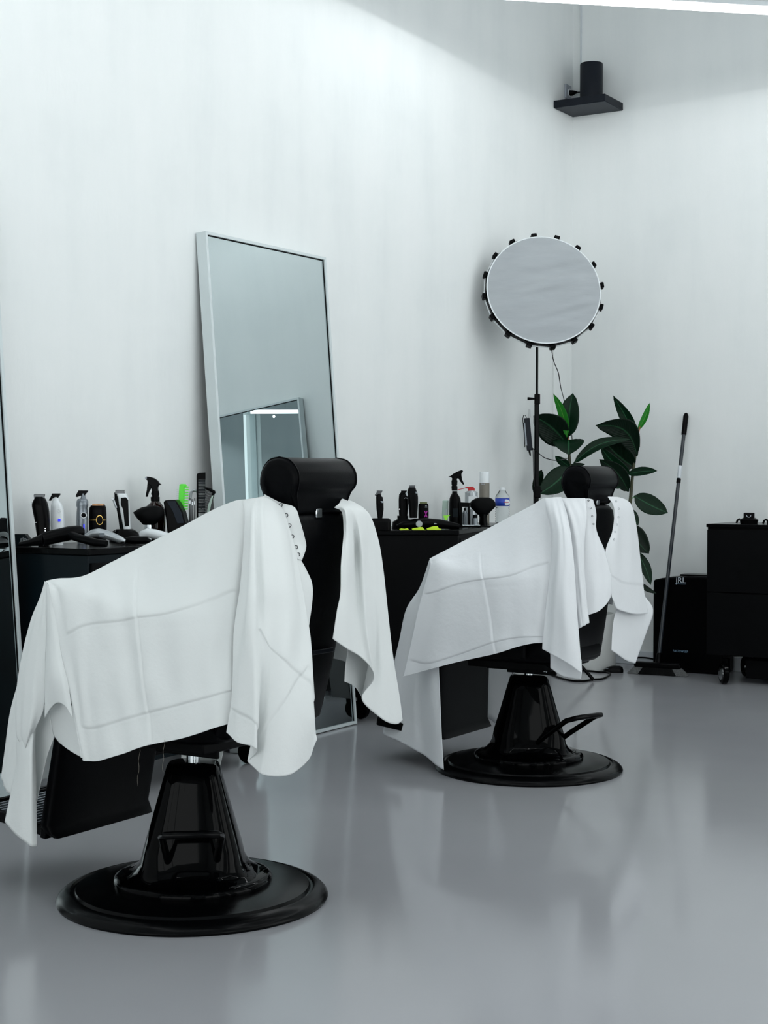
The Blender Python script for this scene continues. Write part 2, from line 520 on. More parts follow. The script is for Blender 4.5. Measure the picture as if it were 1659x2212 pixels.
# ------------------------------------------------------------------ barber chairs
def chair(c, label, back, head, zoff, leg_b, pedal_ang, zbk=.462, lf=.292):
    t = thing('barber_chair', label, 'chair', (c[0], c[1], 0), PI, 'black barber chairs')
    MB().lathe([(.02, .0), (.350, .0), (.3525, .006), (.350, .012), (.342, .020), (.328, .0275), (.317, .031), (.3125, .0265), (.3065, .0265), (.302, .034), (.285, .037), (.20, .046), (.02, .05)], 96).build('base_plate', 'satin', t, ang=25)
    MB().lathe([(.02, .040), (.203, .040), (.206, .052), (.203, .060), (.192, .066), (.165, .071), (.02, .074)], 72).build('collar', 'gloss', t, ang=50)
    rows = []
    for z, h, e in ((.066, .178, 2.4), (.074, .160, 2.6), (.086, .146, 3), (.105, .134, 3.4), (.14, .126, 3.8), (.22, .103, 3.8), (.31, .078, 3.8), (.345, .068, 3.8), (.352, .063, 3.6), (.355, .055, 3.4)):
        rows.append(((0, 0, z), h, h, e))
    col = MB().sup(rows, 72)
    ca, sa = math.cos(.62), math.sin(.62)
    col.v = [(x*ca-y*sa, x*sa+y*ca, z) for x, y, z in col.v]
    col.build('column', 'gloss', t, ang=50)
    MB().lathe([(.017, .33), (.017, .43+zoff)], 24).build('piston', 'chrome', t)
    # foot pump pedal : a U of bar
    ca, sa = math.cos(pedal_ang), math.sin(pedal_ang)
    P = [(.09, -.060, .105), (.155, -.064, .15), (.27, -.072, .222), (.312, -.062, .236), (.318, -.04, .238), (.318, .04, .238), (.312, .062, .236), (.27, .072, .222), (.155, .064, .15), (.09, .060, .105)]
    MB().tube([(x*ca-y*sa, x*sa+y*ca, z) for x, y, z in P], .0095, 10).build('foot_pedal', 'satin', t)
    br = MB().box((0, 0, .412+zoff), (.26, .19, .022)).box((-.06, .098, .418+zoff), (.20, .012, .05)).box((-.06, -.098, .418+zoff), (.20, .012, .05)).box((0, 0, .43+zoff), (.34, .34, .03))
    mb = br.build('mounting_bracket', 'black', t, bevel=.003)
    MB().lathe([(.011, 0), (.011, .008), (.006, .012)], 12, (-.12, .104, .412+zoff), (A(1, 0, 0), A(0, 0, 1), A(0, 1, 0))).build('bolt', 'chrome', mb)
    z0 = .445+zoff
    MB().sup([((.02, 0, z0), .235, .215, 6), ((.02, 0, z0+.012), .245, .228, 6), ((.02, 0, z0+.085), .248, .23, 6), ((.025, 0, z0+.108), .235, .215, 6), ((.03, 0, z0+.114), .20, .18, 5)], 60).build('seat', 'leather', t, ang=60)
    for s in (1, -1):
        MB().sup([((.02, s*.25, .728+zoff), .175, .022, 5), ((.02, s*.25, .734+zoff), .18, .026, 5), ((.02, s*.25, .752+zoff), .18, .026, 5), ((.02, s*.25, .762+zoff), .17, .018, 4)], 40).build('armrest', 'leather', t, ang=60)
        MB().box((0, s*.25, .60+zoff), (.22, .022, .27)).box((0, s*.235, .475+zoff), (.20, .05, .03)).build('arm_panel', 'black', t, bevel=.006)
    fb, ft = back
    rows = []
    for k, (z, hw, th) in enumerate(((zbk, .185, .02), (zbk+.013, .20, .036), (.60, .20, .045), (.80, .195, .046), (.93, .175, .044), (.985, .15, .038), (1.006, .12, .026), (1.012, .08, .012))):
        q = (z-.462)/.55
        rows.append(((fb + (ft-fb)*q, 0, z+zoff*.5), th, hw, 4.5))
    bk = MB().sup(rows, 64).build('backrest', 'leather', t, ang=60)
    q = .5
    MB().box((fb+(ft-fb)*.35-.050, 0, .655+zoff*.5), (.006, .30, .012)).build('seam_strip', 'navy', bk, bevel=.002)
    # headrest : D roll on a narrower shell
    def D(hw, pts): return [[A(head+f, l, z) for f, z in pts] for l in hw]
    prof = np.array([(0, 1.1455), (.028, 1.139), (.048, 1.117), (.055, 1.088), (.051, 1.055), (.038, 1.026), (.018, 1.011), (-.012, 1.008), (-.034, 1.011), (-.040, 1.034), (-.0455, 1.060), (-.053, 1.072), (-.058, 1.090), (-.053, 1.114), (-.031, 1.138)])
    pf = cr(np.concatenate([prof, prof[:1]]), 4)[:-1]
    rings = []
    for l, sc in ((-.134, .70), (-.1335, .88), (-.129, .97), (-.122, 1), (.122, 1), (.129, .97), (.1335, .88), (.134, .70)):
        ring = []
        for x, z in pf:
            lw = l*(1 - .20*min(1, max(0, (1.078-z)/.06)))
            ring.append(A(head + x*sc, lw, 1.082 + (z-1.082)*sc + zoff*.3))
        rings.append(ring)
    h = MB().rings(rings).build('headrest', 'leather', t, ang=50)
    for s in (1, -1):
        P = []
        for x, z in list(pf)+[pf[0]]:
            P.append(A(head + x*1.005, s*.1255*(1 - .20*min(1, max(0, (1.078-z)/.06))), 1.082+(z-1.082)*1.005+zoff*.3))
        MB().tube(P, .0020, 6).build('piping', 'leather', h)
    MB().box((head-.034, .01, 1.010), (.008, .026, .024)).build('headrest_post', 'chrome', t, bevel=.002)
    # leg rest and ribbed foot plate
    lb = leg_b
    MB().sup([((lf-.03, 0, lb-.012), .010, .190, 6), ((lf-.012, 0, lb), .017, .200, 7), ((lf, 0, lb+.02), .017, .203, 7), ((.287, 0, lb+.25), .017, .203, 7), ((.27, 0, .47+zoff), .02, .19, 7)], 48).build('leg_rest', 'leather', t, ang=50)
    fp = MB()
    a0, a1 = A(lf+.005, 0, lb+.0), A(lf+.265, 0, lb+.030)
    ax = (a1-a0)/np.linalg.norm(a1-a0); nn = A(-ax[2], 0, ax[0]); L = np.linalg.norm(a1-a0)
    for s in (1, -1): fp.box((a0+a1)/2 + A(0, s*.178, 0), (L, .014, .03), ax=[ax, A(0, 1, 0), nn])
    fp.box(a1, (.014, .36, .03), ax=[ax, A(0, 1, 0), nn]); fp.box(a0, (.02, .40, .03), ax=[ax, A(0, 1, 0), nn])
    fp.box((a0+a1)/2 - nn*.008, (L, .35, .006), ax=[ax, A(0, 1, 0), nn])
    plate = fp.build('foot_plate', 'satin', t, bevel=.003)
    rb = MB()
    for k in range(15):
        rb.box(a0 + (a1-a0)*((k+.8)/15.5) + nn*.002, (.006, .34, .012), ax=[ax, A(0, 1, 0), nn])
    rb.build('tread_ribs', 'grey', plate, bevel=.002)
    return t

C1, C2 = A(1.365, -5.285, 0), A(1.322, -3.232, 0)
chair(C1, 'black barber chair in front, reclined a little, under a white cape', (-.242, -.372), -.366, 0.0, .165, math.radians(128), .462, .335)
chair(C2, 'black barber chair further back near the potted plant, with pump pedal behind', (-.185, -.252), -.246, -.02, .125, math.radians(160), .42)

# ------------------------------------------------------------------ barber capes
def cape_pts(C, rows):
    """rows of columns of (px, py, l) -> world points on the plane l to the chair's left; ('f') tuples lie on a plane behind the chair"""
    out = []
    for col in rows:
        c = []
        for p in col:
            if len(p) == 4: c.append(PX(p[0], p[1], C[0]-p[2]))
            else: c.append(PY(p[0], p[1], C[1]-p[2]))
        out.append(c)
    return np.array(out)
def f_(col): return [(a, b, c, 'f') for a, b, c in col]

def ripple(G, amp, seed, su=3.0, sv=1.5):
    r = np.random.RandomState(seed)
    nu, nv = G.shape[:2]
    u = np.linspace(0, 1, nu)[:, None]; v = np.linspace(0, 1, nv)[None, :]
    h = 0
    for k in range(7):
        fu, fv = r.uniform(.5, 2.2)*su, r.uniform(-1, 1)*sv
        h = h + r.uniform(.3, 1)/(1+.25*k)*np.sin(2*PI*(fu*u + fv*v) + r.uniform(0, 6.28) + .8*np.sin(2*PI*(v*1.3 + r.rand())))
    w = np.minimum(1, 6*np.minimum(v, 1.2-v))
    return G + normals(G)*(h*amp*w)[..., None]
def crease(G, curves, nu_span, nv_span):
    """raise soft pressed fold lines; curves are (kind, fn, amp, width) in control-index space"""
    nu, nv = G.shape[:2]
    U = (np.arange(nu)/nu_span)[:, None]*np.ones((1, nv)); V = np.ones((nu, 1))*(np.arange(nv)/nv_span)[None, :]
    h = np.zeros((nu, nv))
    for kind, fn, amp, wid, lo, hi in curves:
        if kind == 'u': d = U - fn(V); along_ = V
        else: d = V - fn(U); along_ = U
        fade = np.clip((along_-lo)*3, 0, 1)*np.clip((hi-along_)*3, 0, 1)
        h += (.75*amp*np.exp(-(d/(wid*.75))**2) + .55*amp*np.tanh(d/(wid*.8))*np.exp(-(d/(wid*6))**2))*fade
    return G + normals(G)*h[..., None]
def lin(xs, ys): return lambda t: np.interp(t, xs, ys)

def far_side(C, top, hem_z, front, rear, arm_z=.80, sag=.05, cut=.08):
    """the half of the cloth on the chair's far side, from the ridge row over to its own hem (chair coordinates)"""
    T = np.array([[C[0]-p[0], C[1]-p[1], p[2]] for p in top])
    cols = []
    fs = np.linspace(front, rear, len(T))
    for k, (f, l, z) in enumerate(T):
        c = [(f, l, z), (f, l*.2, z-sag*.5), (f, -l*.9, z-.012)]
        f2 = fs[k]
        za = arm_z + max(0, (z-.86)*.25)
        hz = hem_z if f2 > cut else .60
        c += [(.6*f+.4*f2, -.29, za), (f2, -.315, za-.12), (f2, -.325 - .012*math.sin(k*1.9), (za-.12)*.5+hz*.5), (f2+.01, -.33 - .02*math.sin(k*1.9), hz + .012*math.sin(k*1.3))]
        cols.append([A(C[0]-a, C[1]-b, d) for a, b, d in c])
    return np.array(cols)

def snap(parent, P, nrm, off, r=.0050, m='steel'):
    n = nrm/np.linalg.norm(nrm)
    a = np.cross(n, A(0, 0, 1)); a /= np.linalg.norm(a); b = np.cross(n, a)
    c = P + n*.001
    prof = [(r*.62, .0), (r*.98, .0), (r, .0016), (r*.8, .0030), (r*.64, .0018)]
    MB().rings([[c + a*q*math.cos(2*PI*j/18) + b*q*math.sin(2*PI*j/18) + n*h for j in range(18)] for q, h in prof], closed=True).build('snap_button', m, parent, off=off)

def grow(G):
    return G

# ---- front cape
def cape_one():
    t = thing('barber_cape', 'white cape draped over the front barber chair, pressed fold lines on its side', 'cape', C1, 0, 'white barber capes')
    mb = MB()
    side = cape_pts(C1, [
        [(100, 1255, .275), (104, 1262, .288), (109, 1280, .305), (122, 1345, .312), (134, 1420, .318), (148, 1480, .324), (158, 1555, .326), (172, 1636, .322)],
        [(125, 1250, .26), (129, 1262, .285), (137, 1282, .306), (150, 1350, .322), (160, 1420, .328), (168, 1498, .333), (176, 1572, .332), (188, 1643, .328)],
        [(178, 1245, .22), (182, 1266, .28), (185, 1290, .31), (190, 1350, .325), (196, 1420, .33), (200, 1500, .335), (208, 1573, .335), (216, 1642, .335)],
        [(240, 1215, .15), (240, 1262, .24), (245, 1302, .31), (250, 1360, .325), (255, 1420, .33), (258, 1490, .335), (262, 1557, .335), (265, 1627, .34)],
        [(310, 1179, .13), (302, 1250, .22), (296, 1309, .31), (298, 1365, .325), (303, 1420, .33), (308, 1485, .335), (314, 1542, .335), (318, 1609, .34)],
        [(390, 1139, .14), (378, 1230, .22), (372, 1308, .305), (374, 1360, .32), (378, 1420, .325), (384, 1475, .33), (388, 1523, .335), (393, 1594, .335)],
        [(455, 1104, .15), (452, 1190, .22), (448, 1290, .29), (448, 1350, .31), (448, 1410, .32), (450, 1462, .325), (452, 1506, .33), (455, 1574, .335)],
        [(505, 1083, .17), (510, 1150, .22), (506, 1260, .27), (500, 1340, .29), (497, 1400, .30), (496, 1450, .31), (496, 1494, .315), (494, 1562, .32)],
        [(530, 1079, .18), (540, 1140, .21), (538, 1260, .25), (530, 1340, .27), (527, 1400, .28), (524, 1450, .29), (522, 1490, .29), (520, 1553, .29)]])
    G = surf(side, 38, 32)
    G = ripple(G, .0030, 3, 4, 1.2)
    G = crease(G, [('u', lin([0, 2, 3, 7], [3.82, 3.95, 4.02, 4.1]), .0035, .045, .6, 7.5),
                   ('v', lin([0, 2, 4, 6, 8], [3.5, 3.0, 2.45, 2.1, 2.3]), .0032, .055, .6, 7.9),
                   ('v', lin([0, 8], [6.0, 6.0]), .003, .06, .9, 8.2)], 38, 32)
    mb.grid(G)
    S = cape_pts(C1, [
        [(524, 1080, .175), (530, 1131, .235), (522, 1256, .28), (514, 1320, .295), (506, 1380, .31), (500, 1450, .32), (494, 1520, .328), (486, 1582, .335)],
        [(538, 1078, .18), (540, 1131, .26), (533, 1256, .31), (528, 1320, .325), (524, 1380, .335), (521, 1450, .345), (518, 1520, .35), (514, 1604, .355)],
        [(550, 1076, .18), (548, 1131, .268), (546, 1256, .325), (545, 1320, .34), (546, 1380, .35), (548, 1450, .355), (550, 1530, .36), (550, 1616, .36)],
        [(557, 1075, .178), (558, 1133, .255), (560, 1256, .305), (562, 1320, .318), (563, 1380, .326), (562, 1450, .33), (553, 1550, .33), (535, 1643, .32)],
        [(570, 1073, .172), (572, 1135, .245), (577, 1256, .295), (580, 1320, .306), (583, 1380, .315), (585, 1450, .32), (580, 1560, .325), (563, 1672, .33)],
        [(590, 1082, .16), (598, 1140, .215), (610, 1256, .258), (617, 1320, .27), (622, 1380, .28), (628, 1450, .285), (632, 1560, .29), (625, 1673, .29)],
        [(606, 1094, .148), (628, 1170, .175), (642, 1261, .205), (651, 1330, .212), (658, 1390, .218), (667, 1450, .225), (676, 1554, .23), (666, 1642, .23)],
        [(612, 1100, .14), (633, 1180, .155), (648, 1262, .175), (659, 1345, .185), (665, 1395, .19), (674, 1450, .195), (683, 1560, .2), (686, 1597, .205)]])
    GS = surf(S, 26, 32)
    GS = ripple(GS, .0036, 8, 2, .8)
    GS = crease(GS, [('v', lin([0, 3, 7], [6.15, 6.5, 6.1]), .003, .06, .0, 3.2),
                     ('v', lin([3, 5, 7], [3.7, 4.9, 5.6]), .0028, .06, 2.6, 7.4),
                     ('v', lin([3.4, 5, 6], [6.4, 5.4, 4.9]), .0028, .07, 3.4, 6.2)], 26, 32)
    mb.grid(GS)
    L = cape_pts(C1, [
        [(556, 1075, .172), (592, 1086, .155), (611, 1112, .142), (620, 1138, .138), (628, 1162, .138), (637, 1188, .145), (643, 1208, .155)],
        [(572, 1071, .155), (602, 1089, .138), (624, 1108, .126), (635, 1132, .12), (643, 1162, .12), (649, 1186, .122), (647, 1209, .138)],
        [(571, 1069, .15), (606, 1087, .128), (636, 1097, .113), (647, 1126, .11), (657, 1162, .108), (660, 1183, .108), (651, 1210, .122)]])
    GL = surf(L, 10, 14); mb.grid(GL)
    Gp = cape_pts(C1, [
        [(634, 1190, .15), (644, 1235, .162), (650, 1290, .17), (654, 1340, .178), (659, 1396, .185)],
        [(644, 1205, .135), (657, 1240, .14), (664, 1290, .142), (664, 1345, .15), (661, 1396, .165)],
        [(650, 1210, .12), (664, 1236, .115), (674, 1262, .112), (674, 1300, .114), (661, 1392, .15)]])
    mb.grid(surf(Gp, 12, 16))
    def patch(cols, nu=10, nv=12, amp=0, seed=1):
        g = surf(cape_pts(C1, cols), nu, nv)
        mb.grid(ripple(g, amp, seed, 1.4, 1) if amp else g)
    # the cone of cloth that falls from the arm rest's front corner, and its inner side
    patch([[(100, 1255, .277), (109, 1280, .305), (122, 1345, .314), (134, 1420, .321), (148, 1480, .326), (157, 1551, .327)],
           [(99.5, 1257, .275), (105, 1282, .302), (113, 1350, .318), (122, 1425, .328), (133, 1468, .335), (141, 1526, .330)],
           [(99, 1258, .272), (102, 1284, .298), (106, 1355, .312), (110, 1428, .325), (114, 1472, .33), (124, 1518, .318)],
           [(99, 1259, .27), (101, 1288, .292), (102, 1358, .300), (101, 1429, .302), (102, 1480, .305), (108, 1532, .29)],
           [(99, 1260, .265), (100, 1290, .283), (101, 1360, .288), (99, 1430, .283), (97, 1490, .278), (97, 1550, .268)]], 12, 18)
    patch([[(105, 1535, .22), (110, 1560, .22), (116, 1587, .225), (128, 1604, .23)],
           [(128, 1516, .262), (138, 1556, .262), (146, 1592, .265), (152, 1622, .272)],
           [(156, 1525, .306), (167, 1562, .308), (174, 1603, .308), (184, 1640, .312)]], 12, 12)
    # flap, hanging strip and the sheets behind it
    patch([[(97, 1256, .25), (86, 1292, .245), (68, 1340, .24), (50, 1409, .235), (38, 1477, .232), (36, 1535, .232), (38, 1590, .236), (54, 1614, .242)],
           [(97.5, 1256, .255), (90, 1294, .262), (77, 1345, .266), (64, 1412, .268), (54, 1478, .268), (50, 1532, .266), (48, 1585, .262), (54.5, 1615, .256)],
           [(98, 1257, .26), (95, 1295, .276), (89, 1350, .284), (82, 1418, .288), (75, 1482, .288), (70, 1532, .284), (62, 1580, .276), (55, 1616, .262)],
           [(99, 1259, .268), (100, 1292, .283), (101, 1360, .288), (99, 1430, .283), (98, 1489, .276), (93, 1535, .268), (76, 1575, .26), (56, 1617, .25)]], 12, 14, .0012, 4)
    patch([[(42, 1550, .222), (36, 1600, .222), (35, 1657, .222), (26, 1702, .222), (10.5, 1775, .23)],
           [(52, 1550, .24), (46, 1600, .245), (44, 1658, .245), (36, 1706, .243), (28, 1796, .244)],
           [(64, 1550, .250), (59, 1600, .262), (57, 1660, .264), (51, 1712, .260), (47, 1813, .256)],
           [(74, 1550, .248), (71, 1600, .262), (70, 1660, .264), (67, 1720, .262), (64, 1827, .256)],
           [(80, 1550, .23), (76, 1600, .236), (77, 1650, .236), (78, 1724, .236), (79, 1828, .238)]], 12, 16, .0012, 5)
    patch([[(52, 1405, .19), (38.5, 1474, .17), (22, 1540, .158), (12, 1610, .152), (3, 1681, .15)],
           [(60, 1410, .205), (49, 1480, .19), (36, 1545, .18), (25, 1620, .172), (11, 1703, .168)],
           [(72, 1415, .22), (62, 1485, .21), (52, 1550, .204), (44, 1630, .198), (24, 1720, .192)]], 10, 14, .001, 6)
    patch([[(104, 1522, .225), (112, 1568, .222), (117, 1590, .215), (109, 1614, .212), (100, 1640, .21), (80, 1730, .208)],
           [(88, 1522, .215), (88, 1568, .21), (87, 1592, .206), (86, 1616, .204), (84, 1645, .202), (77, 1730, .203)],
           [(74, 1522, .205), (70, 1568, .20), (68, 1592, .198), (68, 1616, .197), (70, 1645, .197), (72, 1728, .199)]], 10, 12)
    patch([[(131, 1540, .15), (130, 1600, .15), (125, 1645, .148), (120, 1681, .145)],
           [(110, 1540, .135), (109, 1600, .132), (108, 1645, .13), (107, 1682, .128)],
           [(88, 1540, .12), (88, 1600, .118), (90, 1645, .118), (91, 1684, .116)]], 10, 12)
    # far lapel behind the back rest
    E = cape_pts(C1, [
        f_([(722, 1096, -.425), (738, 1107, -.44), (742, 1145, -.45), (740, 1182, -.46), (737, 1223, -.465), (735, 1280, -.465), (727, 1320, -.465), (719, 1380, -.465)]),
        f_([(732, 1088, -.43), (747, 1104, -.455), (751, 1145, -.46), (752, 1185, -.465), (752, 1230, -.468), (751, 1285, -.468), (750, 1335, -.468), (745, 1400, -.468)]),
        f_([(738, 1078, -.41), (757, 1102, -.445), (764, 1145, -.44), (768, 1190, -.435), (770, 1240, -.44), (772, 1300, -.445), (774, 1350, -.45), (784, 1423, -.455)]),
        f_([(745, 1078, -.40), (768, 1101, -.44), (778, 1145, -.455), (783, 1195, -.46), (787, 1250, -.46), (792, 1315, -.465), (798, 1380, -.465), (809, 1464, -.465)]),
        f_([(752, 1080, -.39), (780, 1102, -.425), (791, 1148, -.43), (797, 1200, -.43), (802, 1265, -.43), (808, 1340, -.425), (805, 1420, -.415), (783, 1511, -.405)]),
        f_([(760, 1083, -.385), (788, 1104, -.415), (800, 1150, -.42), (808, 1210, -.42), (815, 1285, -.425), (822, 1370, -.425), (826, 1460, -.425), (824, 1552, -.42)]),
        f_([(766, 1086, -.38), (794, 1108, -.40), (808, 1152, -.40), (818, 1215, -.40), (828, 1300, -.405), (839, 1395, -.405), (848, 1490, -.405), (852, 1564, -.405)]),
        f_([(772, 1089, -.37), (800, 1112, -.37), (815, 1160, -.37), (826, 1225, -.37), (838, 1315, -.37), (850, 1415, -.37), (862, 1500, -.37), (869, 1556, -.37)])])
    GE = surf(E, 14, 20); GE = ripple(GE, .0018, 21, 2, 1.2); mb.grid(GE)
    Uu = cape_pts(C1, [
        f_([(745, 1370, -.40), (750, 1404, -.40), (746, 1440, -.40), (744, 1472, -.40)]),
        f_([(775, 1390, -.395), (776, 1420, -.395), (770, 1455, -.395), (766, 1483, -.395)]),
        f_([(812, 1420, -.39), (810, 1455, -.39), (796, 1490, -.39), (783, 1508, -.39)])])
    mb.grid(surf(Uu, 10, 10))
    top = G[::38, 0]
    mb.grid(surf(far_side(C1, top, .268, .30, -.30), 12, 10))
    off = C1
    cl = mb.build('cloth', 'cape', t, off=off, solid=.0012, ang=180)
    # placket collar band and snaps
    edge = GL[-1]; inner = GL[0]
    MB().tube([tuple(p) for p in GL[-1, ::4]], .0016, 6).build('collar_hem', 'cape', t, off=off)
    hem = np.concatenate([G[::4, -1]])
    MB().tube([tuple(p) for p in hem], .0014, 6).build('bottom_hem', 'cape', t, off=off)
    for px, py in ((606, 1091), (618, 1113), (625, 1135), (631, 1159), (639, 1182), (644, 1198)):
        P = PY(px, py, C1[1]-.1345)
        snap(t, P - ray(px, py)*.0035, -ray(px, py)+A(.2, 0, 0), off)
    for (x0, y0, x1, y1) in ((302, 1612, 297, 1698), (355, 1598, 351, 1668)):
        n = 8
        MB().tube([PY(x0+(x1-x0)*k/n+1.5*math.sin(k*1.7), y0+(y1-y0)*k/n, C1[1]-.338) for k in range(n+1)], .0004, 4).build('loose_thread', 'tan', t, off=off)
    return t
cape_one()

def cape_two():
    t = thing('barber_cape', 'white cape draped over the back barber chair, snaps on both neck edges', 'cape', C2, 0, 'white barber capes')
    mb = MB()
    side = cape_pts(C2, [
        [(928, 1207, .27), (929, 1211, .285), (928, 1222, .30), (917, 1262, .31), (908, 1300, .315), (897, 1345, .32), (880, 1420, .325), (870, 1461, .33)],
        [(945, 1198, .25), (948, 1209, .28), (950, 1224, .305), (946, 1265, .32), (941, 1310, .325), (934, 1360, .33), (925, 1430, .335), (922, 1447, .335)],
        [(999, 1170, .17), (998, 1198, .24), (998, 1229, .305), (997, 1265, .32), (995, 1310, .325), (992, 1360, .33), (988, 1412, .335), (986, 1430, .335)],
        [(1050, 1144, .13), (1046, 1190, .22), (1043, 1236, .305), (1047, 1270, .32), (1053, 1310, .325), (1060, 1350, .33), (1064, 1386, .335), (1068, 1412, .335)],
        [(1110, 1112, .14), (1105, 1170, .22), (1102, 1234, .30), (1103, 1270, .315), (1106, 1310, .32), (1110, 1345, .325), (1113, 1376, .33), (1116, 1397, .33)],
        [(1150, 1091, .15), (1148, 1150, .22), (1150, 1225, .28), (1150, 1265, .30), (1148, 1305, .31), (1148, 1340, .315), (1149, 1374, .32), (1151, 1389, .32)],
        [(1172, 1077, .17), (1182, 1130, .22), (1186, 1220, .26), (1182, 1265, .28), (1178, 1305, .29), (1175, 1340, .3), (1173, 1374, .3), (1172, 1388, .3)],
        [(1185, 1075, .18), (1197, 1130, .21), (1199, 1220, .24), (1196, 1265, .25), (1193, 1305, .26), (1191, 1340, .27), (1189, 1370, .27), (1187, 1384, .27)]])
    G = surf(side, 38, 32)
    G = ripple(G, .0030, 31, 4, 1.2)
    G = crease(G, [('u', lin([0, 2.5, 7], [2.75, 3.0, 3.05]), .0035, .045, 1.0, 7.5),
                   ('v', lin([0, 1, 3, 5, 7], [3.6, 3.3, 2.45, 2.0, 1.9]), .0032, .05, .1, 6.2),
                   ('v', lin([0, 8], [6.1, 6.1]), .003, .07, .0, 8.2)], 38, 32)
    mb.grid(G)
    S = cape_pts(C2, [
        [(1178, 1076, .178), (1180, 1105, .225), (1189, 1150, .265), (1190, 1205, .295), (1184, 1262, .312), (1178, 1312, .322), (1174, 1360, .33), (1172, 1402, .335)],
        [(1190, 1075, .18), (1196, 1105, .25), (1205, 1150, .29), (1207, 1205, .32), (1204, 1262, .335), (1201, 1312, .34), (1199, 1360, .345), (1196, 1416, .35)],
        [(1203, 1074, .175), (1210, 1105, .25), (1218, 1150, .295), (1222, 1205, .32), (1224, 1262, .33), (1225, 1312, .34), (1226, 1370, .345), (1226, 1433, .345)],
        [(1213, 1074, .17), (1222, 1105, .235), (1231, 1150, .27), (1238, 1205, .29), (1243, 1262, .30), (1247, 1320, .31), (1252, 1385, .315), (1257, 1455, .315)]])
    GS = ripple(surf(S, 20, 22), .002, 33, 1.5, .8); mb.grid(GS)
    U = cape_pts(C2, [
        [(1188, 1395, .285), (1189, 1420, .28), (1189, 1443, .275)], [(1222, 1405, .285), (1219, 1435, .28), (1217, 1461, .275)], [(1256, 1425, .285), (1257, 1448, .28), (1255, 1467, .275)]])
    mb.grid(surf(U, 10, 10))
    Mm = cape_pts(C2, [
        [(1210, 1075, .168), (1219, 1110, .20), (1229, 1162, .22), (1236, 1229, .235), (1241, 1290, .24), (1246, 1360, .245)],
        [(1224, 1076, .16), (1233, 1110, .20), (1243, 1162, .222), (1249, 1229, .232), (1254, 1290, .238), (1258, 1354, .242)],
        [(1242, 1076, .15), (1251, 1110, .18), (1255, 1162, .198), (1257, 1229, .21), (1261, 1290, .215), (1266, 1349, .22)],
        [(1264, 1076, .135), (1267, 1110, .155), (1263, 1162, .175), (1262, 1229, .187), (1266, 1290, .193), (1273, 1345, .2)]])
    mb.grid(ripple(surf(Mm, 14, 18), .0015, 35, 1.5, 1))
    L = cape_pts(C2, [
        [(1256, 1077, .138), (1258, 1120, .15), (1258, 1180, .16), (1260, 1240, .165), (1264, 1290, .165), (1270, 1329, .165)],
        [(1272, 1077, .122), (1276, 1118, .122), (1281, 1170, .128), (1288, 1238, .132), (1294, 1288, .135), (1298, 1317, .135)],
        [(1280, 1079, .112), (1287, 1108, .106), (1288, 1147, .106), (1307, 1194, .092), (1320, 1245, .085), (1320, 1290, .085)]])
    GL = ripple(surf(L, 14, 18), .0012, 36, 1, 1); mb.grid(GL)
    E = cape_pts(C2, [
        f_([(1313, 1073, -.315), (1327, 1099, -.33), (1323, 1147, -.335), (1307, 1193, -.345), (1317, 1240, -.35), (1321, 1289, -.35)]),
        f_([(1322, 1073, -.315), (1335, 1099, -.335), (1334, 1148, -.345), (1327, 1198, -.35), (1331, 1250, -.352), (1332, 1313, -.352)]),
        f_([(1336, 1074, -.31), (1346, 1101, -.328), (1346, 1150, -.335), (1344, 1205, -.34), (1347, 1260, -.342), (1350, 1322, -.342)]),
        f_([(1351, 1079, -.30), (1361, 1105, -.315), (1365, 1153, -.325), (1368, 1210, -.33), (1372, 1265, -.332), (1376, 1327, -.332)]),
        f_([(1362, 1087, -.285), (1369, 1108, -.285), (1377, 1155, -.29), (1383, 1210, -.29), (1390, 1268, -.29), (1400, 1325, -.29)])])
    GE = ripple(surf(E, 14, 20), .0014, 37, 1.5, 1); GE = crease(GE, [('v', lin([0, 4], [4.05, 3.95]), .002, .05, 0, 4.2)], 14, 20)
    mb.grid(GE)
    H = cape_pts(C2, [
        f_([(1334, 1285, -.325), (1331, 1315, -.325), (1325, 1349, -.325), (1321, 1405, -.325)]),
        f_([(1352, 1288, -.315), (1350, 1325, -.312), (1345, 1370, -.31), (1338, 1417, -.31)]),
        f_([(1372, 1288, -.30), (1375, 1325, -.295), (1368, 1375, -.295), (1354, 1427, -.295)]),
        f_([(1391, 1285, -.27), (1411, 1317, -.27), (1396, 1365, -.27), (1371, 1433, -.27)])])
    mb.grid(ripple(surf(H, 14, 16), .0016, 38, 1.2, 1))
    Fp = cape_pts(C2, [
        [(929, 1209, .283), (941, 1290, .28), (944, 1350, .285), (945, 1420, .29), (947, 1480, .32), (952, 1560, .35), (958, 1663, .37)],
        [(928.5, 1209, .28), (930, 1290, .265), (928, 1350, .265), (926, 1410, .27), (928, 1470, .29), (932, 1550, .315), (940, 1650, .335)],
        [(928, 1209, .27), (922, 1290, .22), (913, 1350, .21), (907, 1410, .205), (906, 1470, .215), (909, 1550, .235), (918, 1632, .265)],
        [(928, 1210, .26), (917, 1285, .20), (906, 1345, .19), (897, 1405, .185), (892, 1465, .19), (891, 1540, .21), (895, 1620, .24)],
        [(927.5, 1211, .24), (912, 1280, .165), (895, 1335, .15), (882, 1395, .145), (872, 1455, .15), (865, 1525, .16), (860, 1600, .18)],
        [(927, 1212, .22), (906, 1272, .12), (880, 1317, .11), (866, 1380, .11), (852, 1440, .11), (840, 1510, .11), (827, 1581, .12)],
        [(930, 1214, .16), (922, 1285, .03), (912, 1330, .02), (900, 1390, .0), (890, 1445, 0), (880, 1500, 0), (872, 1550, 0)]])
    mb.grid(ripple(surf(Fp, 16, 20), .002, 40, 1.5, 1.2))
    top = G[::38, 0]
    mb.grid(surf(far_side(C2, top, .115, .34, -.20, .77, .05, .24), 12, 10))
    off = C2
